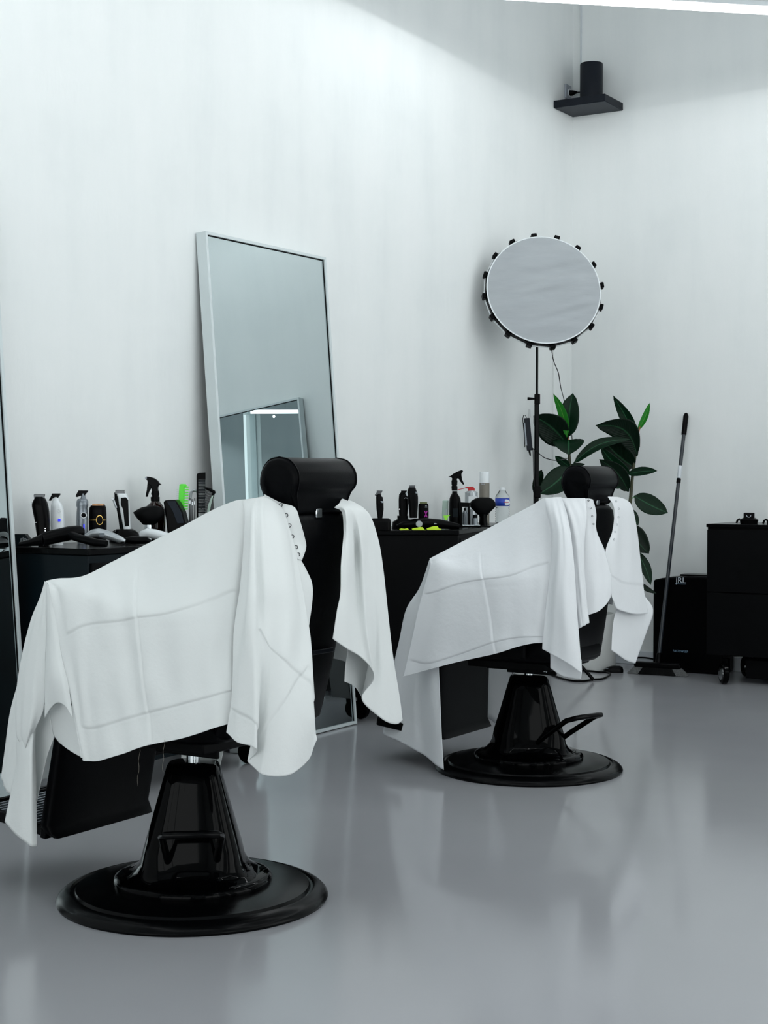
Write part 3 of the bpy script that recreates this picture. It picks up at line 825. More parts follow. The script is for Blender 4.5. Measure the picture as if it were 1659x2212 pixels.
    mb.build('cloth', 'cape2', t, off=off, solid=.0012, ang=180)
    MB().tube([tuple(p) for p in GL[-1, ::4]], .0016, 6).build('collar_hem', 'cape2', t, off=off)
    MB().tube([tuple(p) for p in G[::4, -1]], .0014, 6).build('bottom_hem', 'cape2', t, off=off)
    for px, py in ((1271, 1081), (1276, 1097), (1279, 1115), (1282, 1132)):
        P = PY(px, py, C2[1]-.116)
        snap(t, P - ray(px, py)*.008, -ray(px, py)+A(.2, 0, 0), off, .0036)
    for px, py in ((1331, 1083), (1337, 1099), (1336, 1117), (1333, 1133), (1329, 1149), (1327, 1165)):
        P = PX(px, py, C2[0]+.345)
        snap(t, P - ray(px, py)*.006, -ray(px, py), off, .0036, 'silver')
    return t
cape_two()

# ------------------------------------------------------------------ worktables
HT = .86
def worktable(label, A_, th, depth, length, endmat):
    """A_ = near front top corner (world xy); the long front runs along +y turned by th"""
    t = thing('rolling_worktable', label, 'worktable', (A_[0], A_[1], 0), th, 'black worktables along the left wall')
    # local: x = -depth..0 toward the wall, y = 0..length
    MB().box((-depth/2, length/2, (.11+HT-.022)/2), (depth-.012, length-.012, HT-.022-.11)).build('cabinet_body', endmat, t, bevel=.003)
    MB().box((-depth/2, length/2, HT-.011), (depth, length, .022)).build('worktop', 'satin', t, bevel=.003)
    n = 4
    for k in range(n):
        z0 = .13 + k*(HT-.17)/n; z1 = .13 + (k+1)*(HT-.17)/n - .008
        d = MB().box((-.001, length/2, (z0+z1)/2), (.016, length-.03, z1-z0)).build('drawer', 'black', t, bevel=.002)
        MB().tube([(.008, length/2-.12, z1-.03), (.024, length/2-.12, z1-.03), (.024, length/2+.12, z1-.03), (.008, length/2+.12, z1-.03)], .004, 8).build('handle', 'black', d)
    for (x, y) in ((-.05, .06), (-.05, length-.06), (-depth+.05, .06), (-depth+.05, length-.06)):
        w = MB().lathe([(.006, -.012), (.042, -.012), (.044, 0), (.042, .012), (.006, .012)], 24, (x, y, .044), (A(1, 0, 0), A(0, 0, 1), A(0, 1, 0)))
        w.box((x+.008, y, .088), (.036, .034, .03)).build('caster', 'plastic', t, bevel=.002)
    return t
worktable('black worktable with clippers, between the left edge mirror and the central mirror', (.418, -4.653), 0, .39, 1.0, 'teal')
FT = [(.556, -2.392), (.262, -1.33), (.012, -1.33), (.012, -2.665), (.25, -2.69)]
tf = thing('rolling_worktable', 'black worktable beyond the central mirror, carrying spray bottles and a row of neon clips', 'worktable', (.25, -2.1, 0), 0, 'black worktables along the left wall')
def slab(poly, z0, z1, name, m, parent, bevel=.003, o=(.25, -2.1), scale=1.0):
    cx_, cy_ = sum(p[0] for p in poly)/len(poly), sum(p[1] for p in poly)/len(poly)
    P = [((x-cx_)*scale+cx_-o[0], (y-cy_)*scale+cy_-o[1]) for x, y in poly]
    return MB().rings([[A(x, y, z0) for x, y in P], [A(x, y, z1) for x, y in P]]).build(name, m, parent, bevel=bevel)
slab(FT, .11, HT-.022, 'cabinet_body', 'black', tf, scale=.975)
slab(FT, HT-.022, HT, 'worktop', 'satin', tf)
dA, dB = A(*FT[0], 0)-A(.25, -2.1, 0), A(*FT[1], 0)-A(.25, -2.1, 0)
du = (dB-dA)/np.linalg.norm(dB-dA); dn = A(du[1], -du[0], 0)
for k in range(3):
    z0 = .13 + k*.235
    q = MB().box((dA+dB)/2 - dn*.008 + A(0, 0, z0+.11), (np.linalg.norm(dB-dA)-.08, .016, .222), ax=[du, dn, A(0, 0, 1)]).build('drawer', 'black', tf, bevel=.002)
    MB().tube([(dA+dB)/2 + du*e + dn*g + A(0, 0, z0+.18) for e, g in ((-.12, 0), (-.12, .022), (.12, .022), (.12, 0))], .004, 8).build('handle', 'black', q)
for (x, y) in ((.45, -2.36), (.20, -1.42), (.07, -1.42), (.155, -2.58)):
    w_ = MB().lathe([(.006, -.012), (.042, -.012), (.044, 0), (.042, .012), (.006, .012)], 24, (x-.25, y+2.1, .044), (A(1, 0, 0), A(0, 0, 1), A(0, 1, 0)))
    w_.box((x-.25+.008, y+2.1, .093), (.036, .034, .04)).build('caster', 'plastic', tf, bevel=.002)

# ------------------------------------------------------------------ small tools : photo-facing local frame
RZI = YAW
def end_d(px, margin):
    """distance from the left wall at which a picture column crosses the far worktable's near end, margin inside it"""
    lo, hi = .16, .54
    for _ in range(40):
        d = (lo+hi)/2
        e = (-2.69 + max(0, d-.25)*.974) + margin
        if PX(px, 1145, d)[1] > e: lo = d
        else: hi = d
    return d
class Item:
    """a thing standing on a table (z=zt) at distance d from the left wall; local x to the picture's right, y away, z up"""
    def __init__(s, name, label, cat, px, d, zt=HT, group=None, plane='x', yb=1150):
        P = PX(px, yb, d) if plane == 'x' else PY(px, yb, d)
        s.o = A(P[0], P[1], zt)
        s.px, s.pyb = proj(s.o)
        s.k = F_PX/depth_of(s.o)
        s.t = thing(name, label, cat, s.o, RZI, group)
    def x(s, px): return (px - s.px)/s.k
    def z(s, py): return (s.pyb - py)/s.k
    def rows(s, data, dep, ex=3, y=0, n=28):
        """data: (py, xl, xr[, depth scale]) from top to bottom"""
        R = []
        for r in data:
            dd = dep*(r[3] if len(r) > 3 else 1)
            R.append(((s.x((r[1]+r[2])/2), y, s.z(r[0])), abs(r[2]-r[1])/2/s.k, dd/2, ex))
        return MB().sup(R, n)
    def poly(s, pts, y0, y1):
        return MB().prism([(s.x(a), s.z(b)) for a, b in pts], y0, y1)
    def pt(s, px, py, y=0): return A(s.x(px), y, s.z(py))
    def disc(s, px, py, rpx, y, th=.002, rpy=None, n=24, inner=None):
        c = s.pt(px, py, y); r = rpx/s.k; r2 = (rpy or rpx)/s.k
        m = MB()
        ax = (A(1, 0, 0), A(0, 0, r2/r), A(0, -1, 0))
        if inner:
            i = inner*r
            m.rings([[c + ax[0]*q*math.cos(2*PI*j/n) + ax[1]*q*math.sin(2*PI*j/n) + ax[2]*h for j in range(n)] for q, h in ((r, 0), (r, th), (i, th), (i, 0))], closed=True)
        else:
            m.lathe([(r, 0), (r, th), (r*.9, th*1.3)], n, c, ax)
        return m

GA, GB = 'tools on the near worktable', 'tools on the far worktable'
def blade(it, xl, xr, yt, yb, xl2, xr2, m='steel', dep=.012, y=-.004):
    """T blade head: wide serrated comb over a sloping neck"""
    b = it.poly([(xl, yt), (xr, yt), (xr-1, yt+2.2), (xr2, yb), (xl2, yb), (xl, yt+3)], y-dep/2, y+dep/2)
    n = 11
    for k in range(n):
        u = xl + (xr-xl)*(k+.5)/n
        b.box(it.pt(u, yt-.6, y), ((xr-xl)/n*.5/it.k, dep*.5, 1.6/it.k))
    return b.build('blade', m, it.t, bevel=.0006)

# -- near worktable
i = Item('hair_clipper', 'black hair clipper standing upright, leftmost on the near worktable', 'hair clipper', 90, .13, group=GA)
i.rows([(1073, 77, 95, .6), (1079, 74, 99, .8), (1086, 71, 102), (1093, 70, 104, 1.1), (1105, 72, 106, 1.1), (1125, 76, 107.5), (1148, 79, 108), (1168, 82, 107), (i.pyb, 84, 106, .9)], .045).build('body', 'plastic', i.t, ang=60)
blade(i, 74.5, 98, 1068.4, 1080, 76, 96)
i.disc(69.8, 1088, 2.8, -.012, .006).build('taper_lever', 'silver', i.t)
MB().box(i.pt(80, 1128, -.021), (4.5/i.k, .004, 1.6/i.k)).build('switch', 'white', i.t)
for yy in (1141, 1146): i.disc(101, yy, 1.2, -.0215).build('indicator_light', 'led_white', i.t)
i = Item('hair_trimmer', 'white hair trimmer with a glowing blue button and black blade', 'hair trimmer', 123, .13, group=GA)
i.rows([(1074, 117, 127, .55), (1082, 114, 128, .7), (1088, 112, 133), (1096, 110.5, 136), (1110, 110, 138.7), (1130, 110, 139), (1150, 111, 138), (i.pyb, 113, 136, .9)], .038).build('body', 'white', i.t, ang=60)
blade(i, 113, 131.5, 1067, 1076, 113, 126, 'plastic')
i.poly([(113, 1069), (117, 1072), (110, 1082), (106, 1081)], -.008, .008).build('blade_tail', 'plastic', i.t, bevel=.001)
i.disc(131, 1123, 4.4, -.0195, .0012).build('button', 'white', i.t)
i.disc(131, 1123, 3.2, -.0205, .0014).build('indicator_light', 'led_blue', i.t)
i.disc(131, 1103, 4, -.0195, .0008, inner=.8).build('emblem', 'silver', i.t)
i = Item('hair_trimmer', 'grey metal hair trimmer with a round dark window and blue light strip', 'hair trimmer', 178, .13, group=GA)
i.rows([(1066, 178, 184, .5), (1077, 174, 186, .6), (1078, 168, 188, .8), (1083, 166, 190.5), (1092, 165.5, 190.5), (1097, 167, 188.5, .95), (1106, 166, 189), (1125, 165.5, 190), (1150, 165.5, 189), (i.pyb, 168, 187, .9)], .042, 2.4).build('body', 'grey', i.t, ang=60)
blade(i, 170, 191, 1060, 1071, 172, 183, 'plastic')
i.poly([(169, 1062), (176, 1070), (167, 1074), (164, 1072)], -.008, .008).build('blade_tail', 'plastic', i.t, bevel=.001)
i.disc(183.5, 1113, 7, -.0185, .004).build('window_rim', 'silver', i.t)
i.disc(183.5, 1112.5, 5, -.0225, .002).build('window', 'plastic', i.t)
MB().box(i.pt(184, 1137.5, -.0205), (2.4/i.k, .004, 12/i.k)).build('light_strip', 'led_blue', i.t, bevel=.001)
i = Item('foil_shaver', 'black electric shaver with copper foils and a gold ring', 'shaver', 211, .13, group=GA)
i.rows([(1092, 197, 227, .8), (1097, 194, 229), (1110, 193, 229.7), (1130, 192.6, 230), (1160, 193, 229.5), (i.pyb, 195, 228, .9)], .034, 4.5).build('body', 'plastic', i.t, ang=60)
f = MB()
for dy in (-.009, 0, .009): f.tube([i.pt(201, 1091.5, dy), i.pt(225, 1091.5, dy)], .0055, 12)
f.build('foil_head', 'copper', i.t)
i.disc(217.5, 1123, 7.6, -.0178, .0012, 10.6, inner=.86).build('ring_emblem', 'gold', i.t)
MB().box(i.pt(201.5, 1123, -.0172), (16/i.k, .0014, 1.3/i.k)).build('gold_line', 'gold', i.t)
MB().box(i.pt(227.5, 1123, -.0172), (5/i.k, .0014, 1.3/i.k)).build('gold_line', 'gold', i.t)
i = Item('charging_stand', 'low black charging dock holding the black and white clipper', 'charging stand', 268, .15, group=GA)
i.rows([(1143, 252, 285), (1147, 245, 293), (1155, 239, 301), (i.pyb, 237, 303)], .085, 3.2).build('base', 'plastic', i.t, ang=60)
i.disc(257, 1146.5, 5, -.034, .003, 1.3).build('indicator_ring', 'silver', i.t)
sz = i.z(1143)
i = Item('hair_clipper', 'black and white hair clipper with silver blade, upright in its charging dock', 'hair clipper', 268, .15, HT+sz+.001, group=GA)
i.rows([(1066, 253, 272, .7), (1070, 254, 275), (1078, 256, 278), (1092, 258, 279.5), (1110, 261, 280.5), (1128, 265, 281.5), (i.pyb, 267.5, 282)], .04, 3.5).build('body', 'white', i.t, ang=60)
i.rows([(1064, 247, 258, .6), (1078, 248, 259), (1098, 252, 262), (1120, 256, 266), (i.pyb, 259, 268)], .036, 3.5, .004).build('back_shell', 'plastic', i.t, ang=60)
i.poly([(263, 1075), (274, 1074), (279, 1080), (280.5, 1136), (272, 1137), (268, 1100), (263, 1090)], -.0215, -.017).build('front_panel', 'plastic', i.t, bevel=.001)
blade(i, 250, 270, 1059.5, 1067, 250, 270, 'steel')
MB().tube([i.pt(246, 1078, -.012), i.pt(253, 1097, -.012)], .0045, 8).build('taper_lever', 'silver', i.t)
i.disc(245.5, 1077, 3, -.012, .006).build('lever_pivot', 'silver', i.t)

i = Item('hair_dryer', 'black hair dryer lying down in front of the clippers, nozzle to the left', 'hair dryer', 130, .27, group=GA)
r0 = .024
q = [i.pt(97, 1164.5, -.02), i.pt(118, 1159, -.012), i.pt(150, 1152, 0), i.pt(170, 1149, .012), i.pt(179, 1149, .018)]
q = [A(p[0], p[1], max(p[2], r0)) for p in q]
MB().tube(q, [.022, .0235, .024, .022, .014], 20).build('barrel', 'plastic', i.t, ang=60)
q = [i.pt(97, 1164.5, -.02), i.pt(88, 1167, -.025), i.pt(70, 1171, -.03), i.pt(50, 1174, -.035)]
nz = []
for p, w, h in zip(q, (.020, .024, .030, .034), (.022, .018, .012, .008)):
    c = A(p[0], p[1], max(p[2], h+.001)); nz.append([c + A(0, math.cos(2*PI*j/16)*w, math.sin(2*PI*j/16)*h) for j in range(16)])
MB().rings(nz).build('nozzle', 'plastic', i.t)
q = [i.pt(152, 1155, -.01), i.pt(180, 1162, -.05), i.pt(215, 1170, -.07), i.pt(240, 1176, -.08)]
q = [A(p[0], p[1], max(p[2], .017)) for p in q]
MB().tube(q, [.015, .0135, .013, .011], 16).build('handle', 'plastic', i.t, ang=60)
i = Item('product_box', 'small black carton with grey lettering beside the left edge mirror', 'box', 49, .075, group=GA)
i.poly([(33, 1153.5), (57, 1153.5), (65, 1164), (65, i.pyb), (31, i.pyb)], -.02, .02).build('carton', 'teal', i.t, bevel=.001)
text('lettering', 'glo', .019, 'silver', i.t, tuple(i.pt(53.5, 1164, -.0205)), (PI/2, 0, 0))
i = Item('hair_trimmer', 'silver hair trimmer lying on its side beside the black dryer', 'hair trimmer', 232, .27, group=GA)
pts = [(186, 1159, .009), (200, 1152.5, .014), (212, 1151, .016), (230, 1155, .016), (250, 1162, .014), (262, 1167, .012), (270, 1170, .008)]
MB().tube([A(i.x(a), 0, max(i.z(b), r)) for a, b, r in pts], [p[2] for p in pts], 18).build('body', 'silver', i.t, ang=60)
MB().box(i.pt(266, 1171.5, -.004), (7/i.k, .03, 3.5/i.k)).build('blade', 'plastic', i.t)
MB().box(i.pt(222, 1155, -.0155), (12/i.k, .003, 8/i.k)).build('switch', 'grey', i.t, bevel=.001)
i = Item('hair_clipper', 'white hair clipper lying flat beside the chrome brush handle', 'hair clipper', 333, .24, group=GA)
pts = [(301, 1157, .008), (307, 1149, .013), (318, 1146, .017), (335, 1149, .018), (352, 1153, .017), (372, 1160, .014), (392, 1166, .010)]
MB().tube([A(i.x(a), 0, max(i.z(b+5), r)) for a, b, r in pts], [p[2] for p in pts], 18).build('body', 'white', i.t, ang=60)
MB().box(A(i.x(300), 0, .01), (.012, .032, .012)).build('blade', 'steel', i.t)
i = Item('beard_trimmer', 'thin black trimmer lying at the front edge of the near worktable', 'hair trimmer', 300, .33, group=GA)
MB().tube([A(i.x(272), 0, .014), A(i.x(285), 0, .015), A(i.x(315), 0, .014), A(i.x(327), 0, .009)], [.010, .014, .013, .006], 16).build('body', 'plastic', i.t)
MB().box(A(i.x(331), 0, .008), (.012, .02, .004)).build('blade', 'gold', i.t)
i = Item('neck_duster', 'black neck brush with a chrome handle beside the amber spray bottle', 'brush', 320, .17, group=GA)
i.rows([(1133, 312.5, 329), (1136, 312, 329.5), (i.pyb, 312, 329.5)], 17/i.k, 2).build('handle', 'chrome', i.t)
br = []
for (px, py, rr) in ((321, 1134, .022), (318, 1126, .038), (314, 1116, .052), (309, 1110, .054), (302, 1108, .045), (295, 1107.5, .030), (288, 1107.5, .012)):
    br.append((px, py, rr))
i.rows([(1092.5, 322, 340, .4), (1096, 306, 350, .7), (1101, 296, 353, .9), (1107, 287.5, 354), (1113, 291, 353), (1121, 297, 350), (1128, 304, 342, .8), (1133.5, 309, 334, .5)], .06, 2).build('bristles', 'black', i.t, ang=70)
i = Item('spray_bottle', 'dark amber spray bottle with black trigger on the near worktable', 'spray bottle', 337, .11, group=GA)
i.rows([(1083, 328, 345), (1086, 325, 347), (1092, 318, 352), (1100, 315.5, 356), (1112, 315, 357.5), (1135, 315, 357.5), (i.pyb-2, 316, 356.5), (i.pyb, 318, 354)], 42/i.k, 2).build('bottle', 'amber', i.t, ang=60)
i.rows([(1060, 328, 343), (1067, 326.5, 344.5), (1072, 329, 343), (1074, 325.5, 345), (1083, 326, 345)], 17/i.k, 2.3).build('collar', 'plastic', i.t)
i.poly([(314.5, 1032), (317.5, 1029.3), (324, 1030.2), (334, 1033), (341, 1038), (346, 1045), (349.5, 1047.2), (343, 1048.5), (341.5, 1054), (342, 1062), (329, 1062), (327, 1050), (320, 1046), (319, 1037), (315, 1035.5)], -.011, .011).build('trigger_head', 'plastic', i.t, bevel=.003)
i.poly([(319.5, 1040), (325, 1044), (329.5, 1051), (322.5, 1062), (319, 1073.5), (314.8, 1073), (317.5, 1058)], -.006, .006).build('trigger', 'plastic', i.t, bevel=.002)
i.disc(316.6, 1032.5, 2.4, -.011, .003).build('nozzle', 'grey', i.t)
i = Item('tool_holder', 'slanted black tool holder in front of the green brush', 'holder', 380, .22, group=GA)
i.poly([(356, 1085), (359, 1080), (382, 1079.5), (388, 1088), (397, 1105), (404, 1131), (480, 1131), (480, i.pyb), (366, i.pyb), (361, 1120)], -.035, .07).build('shell', 'plastic', i.t, bevel=.006, seg=3)
i.poly([(363, 1082.5), (381, 1082), (394, 1106), (400, 1129), (386, 1130.5), (376, 1104)], -.0385, -.034).build('front_panel', 'navylo', i.t, bevel=.001)
hz = i.z(1131)
i = Item('vent_brush', 'lime green vented hair brush standing in the tool holder', 'brush', 398, .20, HT+hz+.001, group=GA)
i.poly([(388, 1047), (392, 1045.5), (401, 1045.5), (404, 1050), (399, 1051), (398, 1104), (396, i.pyb), (386, i.pyb), (386.5, 1075)], -.008, .008).build('spine', 'green', i.t, bevel=.002)
tb = MB()
for k in range(9):
    y0 = 1052 + k*5.9
    tb.box(i.pt(402.5 - k*.25, y0, 0), (10/i.k, .013, 3/i.k))
tb.build('vent_bars', 'green', i.t, bevel=.0008)
tb = MB()
for k in range(8): tb.tube([i.pt(387.5, 1058+k*4.2, 0), i.pt(381.5, 1057+k*4.2, 0)], .0012, 6)
tb.build('bristles', 'white', i.t)
i = Item('hair_clip', 'clear hair clip standing in the tool holder behind the green brush', 'hair clip', 418, .17, HT+hz, group=GA)
MB().tube([i.pt(411, i.pyb), i.pt(411, 1076), i.pt(413, 1063), i.pt(418, 1059.5), i.pt(425, 1060), i.pt(428, 1066), i.pt(428, i.pyb)], .006, 8).build('bow', 'silver', i.t)
for n_, (x0, x1, yt) in enumerate(((409.5, 412, 1075), (414, 416.5, 1078), (419, 421.5, 1076))):
    i = Item('metal_hair_clip', ('short steel clip nearest the green brush in the tool holder', 'short steel clip in the middle of the tool holder', 'short steel clip nearest the tall black comb')[n_], 'hair clip', (x0+x1)/2, .20, HT+hz, group=GA)
    i.poly([(x0, yt), (x1, yt), (x1+.5, i.pyb), (x0-.5, i.pyb)], -.004, .004).build('leg', 'steel', i.t, bevel=.001)
    MB().tube([i.pt((x0+x1)/2, yt+6, -.004), i.pt((x0+x1)/2, yt+14, -.007)], .002, 6).build('spring', 'chrome', i.t)
i = Item('comb', 'tall flat black comb standing in the tool holder', 'comb', 434, .20, HT+hz, group=GA)
i.poly([(424.8, 1028), (426, 1023.5), (430, 1021.5), (444, 1020.5), (444, 1036), (428.5, 1036), (428.5, i.pyb), (424.8, i.pyb)], -.002, .002).build('spine', 'black', i.t, bevel=.0008)
tb = MB()
for k in range(22):
    y0 = 1037.5 + k*3.3
    tb.box(i.pt(436, y0, 0), (15.5/i.k, .0026, 2.5/i.k))
tb.build('teeth', 'teal', i.t)
i = Item('skeleton_brush', 'black skeleton brush leaning right in the tool holder', 'brush', 450, .18, HT+hz, group=GA)
MB().tube([i.pt(440, 1053, 0), i.pt(452, 1057, 0), i.pt(463, 1063, 0), i.pt(464.5, 1066, 0)], [.003, .006, .006, .003], 8).tube([i.pt(462, 1064), i.pt(455, 1085), i.pt(448, i.pyb)], .005, 8).build('frame', 'black', i.t)
tb = MB()
for k in range(8):
    a = i.pt(459 - k*1.6, 1068+k*5, 0); tb.tube([a, a + A(-.022, -.006, .008)], .0017, 6); tb.ball(a + A(-.022, -.006, .008), .003, 8, 5)
tb.build('bristles', 'steel', i.t)
i = Item('sectioning_comb', 'pale green comb handle leaning beside the skeleton brush', 'comb', 455, .20, HT+hz, group=GA)
i.poly([(457.5, 1071), (461, 1070), (456, 1090), (449, i.pyb), (444, i.pyb), (450, 1090)], -.003, .003).build('handle', 'pale', i.t, bevel=.001)

# -- far worktable
i = Item('charging_stand', 'black charging dock at the near end of the far worktable', 'charging stand', 822, end_d(822, .05), group=GB)
i.rows([(1119.5, 805, 840, .9), (1122, 799, 843.5), (1128, 798, 845), (i.pyb, 798, 845)], .08, 4).build('base', 'plastic', i.t, ang=60)
sz = i.z(1119.5)
i = Item('hair_trimmer', 'slim black hair trimmer upright in the dock nearest the front chair', 'hair trimmer', 820.5, end_d(822, .05), HT+sz+.0005, group=GB)
i.rows([(1064, 815, 823, .5), (1072, 812.5, 824, .8), (1074, 812, 827), (1088, 812.3, 828.5), (1100, 813, 828.8), (1112, 814.5, 827.5), (i.pyb, 815.5, 826)], .034).build('body', 'plastic', i.t, ang=60)
blade(i, 813.5, 826.3, 1060, 1069, 811, 822)
i.poly([(809, 1069.5), (815, 1064), (817, 1068), (813, 1071.5)], -.008, .008).build('blade_tail', 'plastic', i.t, bevel=.001)
MB().box(i.pt(825, 1083.3, -.0165), (5.5/i.k, .001, 1.5/i.k)).box(i.pt(826, 1085.3, -.0165), (3/i.k, .001, 1/i.k)).build('lettering', 'ink', i.t)
i = Item('charging_stand', 'wide low black dock under the middle clippers of the far worktable', 'charging stand', 876, .27, group=GB)
i.rows([(1114, 858, 882), (1121, 858, 882), (1122.5, 856, 890), (1127, 848, 905), (i.pyb, 846, 908)], .085, 4).build('base', 'plastic', i.t, ang=40)
sz = i.z(1114)
i = Item('hair_clipper', 'short black hair clipper in the wide dock, left of the tallest clipper', 'hair clipper', 871, .27, HT+sz, group=GB)
i.rows([(1066, 864, 879, .6), (1072, 861.5, 881), (1080, 861, 882), (1098, 861, 882), (i.pyb, 862, 880)], .04).build('body', 'plastic', i.t, ang=60)
blade(i, 866, 879, 1060, 1070, 861, 878, 'plastic')
MB().tube([i.pt(872.5, 1076.8, -.019), i.pt(876, 1074.8, -.020), i.pt(879.8, 1076.8, -.019)], .0015, 6).build('arc_mark', 'ink', i.t)
i.disc(862.5, 1099.7, 1.2, -.017).build('indicator_light', 'led_white', i.t)
i = Item('hair_clipper', 'tallest black hair clipper on the far worktable', 'hair clipper', 892, .335, HT+sz-.008, group=GB)
i.rows([(1053, 883, 897, .6), (1058, 880.5, 899), (1065, 879, 901.5), (1074, 879.5, 903, 1.1), (1088, 882, 903), (1105, 883.5, 902), (i.pyb, 884.5, 901)], .044).build('body', 'plastic', i.t, ang=60)
blade(i, 884, 897, 1049, 1054, 882, 896)
i.poly([(875, 1065), (879, 1062), (881, 1070), (879, 1073)], -.024, -.018).build('taper_lever', 'silver', i.t, bevel=.001)
MB().box(i.pt(897.5, 1063, -.019), (6.5/i.k, .001, 1.6/i.k)).box(i.pt(898.5, 1065, -.019), (4.5/i.k, .001, 1.2/i.k)).build('lettering', 'ink', i.t)
i = Item('foil_shaver', 'small black shaver with a magenta X on its front', 'shaver', 915, .30, group=GB)
i.rows([(1088, 904.5, 924.5, .9), (1092, 903.5, 925.5), (1110, 903.3, 926), (i.pyb, 904, 925)], .036, 5).build('body', 'plastic', i.t, ang=60)
f = MB()
for dy in (-.009, .004): f.tube([i.pt(906.5, 1087.5, dy), i.pt(922.5, 1087.5, dy)], .007, 12)
f.build('foil_head', 'olive', i.t)
mb_ = MB()
for s in (-1, 1):
    a, b = i.pt(919.8-s*2.8, 1103.5, -.0186), i.pt(919.8+s*2.8, 1117, -.0186)
    dd = (b-a)/np.linalg.norm(b-a); mb_.box((a+b)/2, (np.linalg.norm(b-a), .0012, 1.7/i.k), ax=[dd, A(0, 1, 0), np.cross(dd, A(0, 1, 0))])
mb_.build('cross_mark', 'magenta', i.t)
MB().box(i.pt(920, 1092.5, -.0184), (3.5/i.k, .001, 1/i.k)).box(i.pt(920, 1095.3, -.0184), (5/i.k, .001, 1.3/i.k)).build('lettering', 'ink', i.t)
i = Item('hair_dryer', 'black dryer lying on the far worktable with a round silver end cap', 'hair dryer', 920, .385, group=GB)
q = [(858, 1137, .010), (872, 1131, .018), (895, 1129, .024), (925, 1128, .025), (950, 1129, .022), (975, 1133, .017), (992, 1136, .012)]
MB().tube([A(i.x(a), 0, max(i.z(b+3), r)) for a, b, r in q], [p[2] for p in q], 18).build('body', 'plastic', i.t, ang=60)
i.disc(905, 1131.5, 7.2, -.026, .004).build('end_cap', 'silver', i.t)
MB().box(i.pt(939, 1131, -.0245), (2.5/i.k, .001, 2.5/i.k)).box(i.pt(942.3, 1131.3, -.0245), (1.8/i.k, .001, 1.5/i.k)).build('lettering', 'ink', i.t)
for n_, (x0, x1, yt) in enumerate(((862, 889, 1141), (889, 921, 1138.5), (921, 953, 1136.5))):
    i = Item('neon_clip', ('neon yellow sectioning clip at the left of its row', 'neon yellow sectioning clip in the middle of its row', 'neon yellow sectioning clip at the right of its row, highest')[n_], 'hair clip', (x0+x1)/2, end_d((x0+x1)/2, .035), group=GB, yb=1147)
    i.poly([(x0+2, i.pyb), (x0, i.pyb-3), (x0+6, yt+3), (x0+16, yt), (x1-8, yt), (x1-5, yt+5), (x1, yt+6), (x1-1, i.pyb)], -.016, -.006).build('jaw', 'neon', i.t, bevel=.001)
    i.poly([(x0+4, i.pyb), (x0+3, i.pyb-4), (x0+12, yt+1.5), (x1-10, yt+2.5), (x1-2, i.pyb)], .003, .014).build('back_jaw', 'neon', i.t, bevel=.001)
    MB().tube([i.pt((x0+x1)/2-2, yt+5, -.010), i.pt((x0+x1)/2-2, yt+5, .010)], .004, 10).build('hinge', 'neong', i.t)
i = Item('clear_tube', 'clear grey squeeze tube behind the black spray bottle', 'tube', 961.5, .22, group=GB)
i.poly([(956, 1081), (968.5, 1081), (968, 1112), (966, i.pyb), (956, i.pyb), (954.5, 1112)], -.009, .009).build('tube_body', 'pale', i.t, bevel=.003)
MB().box(i.pt(964.5, 1106, -.0095), (3/i.k, .001, 12/i.k)).build('lettering', 'ink', i.t)
i = Item('spray_bottle', 'matt black spray bottle with trigger pointing right, on the far worktable', 'spray bottle', 983, .27, group=GB)
i.rows([(1061, 976.5, 987.5), (1066, 976, 988), (1071, 973, 991.5), (1077, 970.8, 994.5), (1086, 970.2, 995.5), (1110, 970, 996), (i.pyb-2, 970.5, 995.5), (i.pyb, 972, 994)], 26/i.k, 2).build('bottle', 'plastic', i.t, ang=60)
i.rows([(1030, 976.5, 986.5), (1037, 975.8, 987), (1039, 974.8, 988), (1047, 975, 987.5), (1048.5, 976, 986.5), (1051, 974.8, 988), (1060, 975.5, 988)], 12/i.k, 2.2).build('neck', 'plastic', i.t)
i.poly([(967.5, 1029.3), (973, 1028), (980, 1022.5), (990, 1017.5), (996.5, 1015.3), (999.5, 1016.3), (999.8, 1019), (996.5, 1023), (996.5, 1027), (989, 1033), (987, 1034), (976, 1034), (975.5, 1031.5)], -.010, .010).build('trigger_head', 'plastic', i.t, bevel=.003)
i.poly([(989, 1032), (996.5, 1026.5), (998, 1036), (1002.8, 1046.5), (1000, 1047), (994.5, 1041)], -.005, .005).build('trigger', 'plastic', i.t, bevel=.0015)
i.poly([(977, 1098), (989, 1098), (988.5, 1117), (978, 1117)], -.0305, -.0285).build('label_panel', 'teal', i.t)
i = Item('display_stand', 'upright black open stand between the spray bottle and the red topped can', 'stand', 1006, .33, group=GB)
i.poly([(995, 1085), (1018, 1086), (1018, 1089.5), (1014.5, 1089.5), (1015.5, i.pyb), (1010.5, i.pyb), (1010.5, 1095), (998.5, 1095), (998.5, i.pyb), (995, i.pyb)], -.006, .006).build('frame', 'plastic', i.t, bevel=.001)
i = Item('jar', 'small grey jar behind the black open stand', 'jar', 1003.5, .29, group=GB)
i.rows([(1103, 1001, 1006), (1106, 999, 1008), (1109, 997.5, 1010), (i.pyb, 998, 1010)], 12/i.k, 2).build('body', 'grey', i.t)
i.rows([(1097, 1002, 1006), (1103, 1001.5, 1006.5)], 5/i.k, 2).build('cap', 'plastic', i.t)
i = Item('jar', 'dark lidded jar below the round black brush', 'jar', 1026, .36, group=GB)
i.rows([(1119, 1020, 1031), (1122, 1019, 1032), (i.pyb, 1019, 1032)], 12/i.k, 2).build('body', 'grey', i.t)
i.rows([(1112, 1021, 1031), (1119, 1020.5, 1031.5)], 10/i.k, 2).build('lid', 'plastic', i.t)
i = Item('air_duster', 'silver air duster can with a red spray cap and straw', 'spray can', 1018, .22, group=GB)
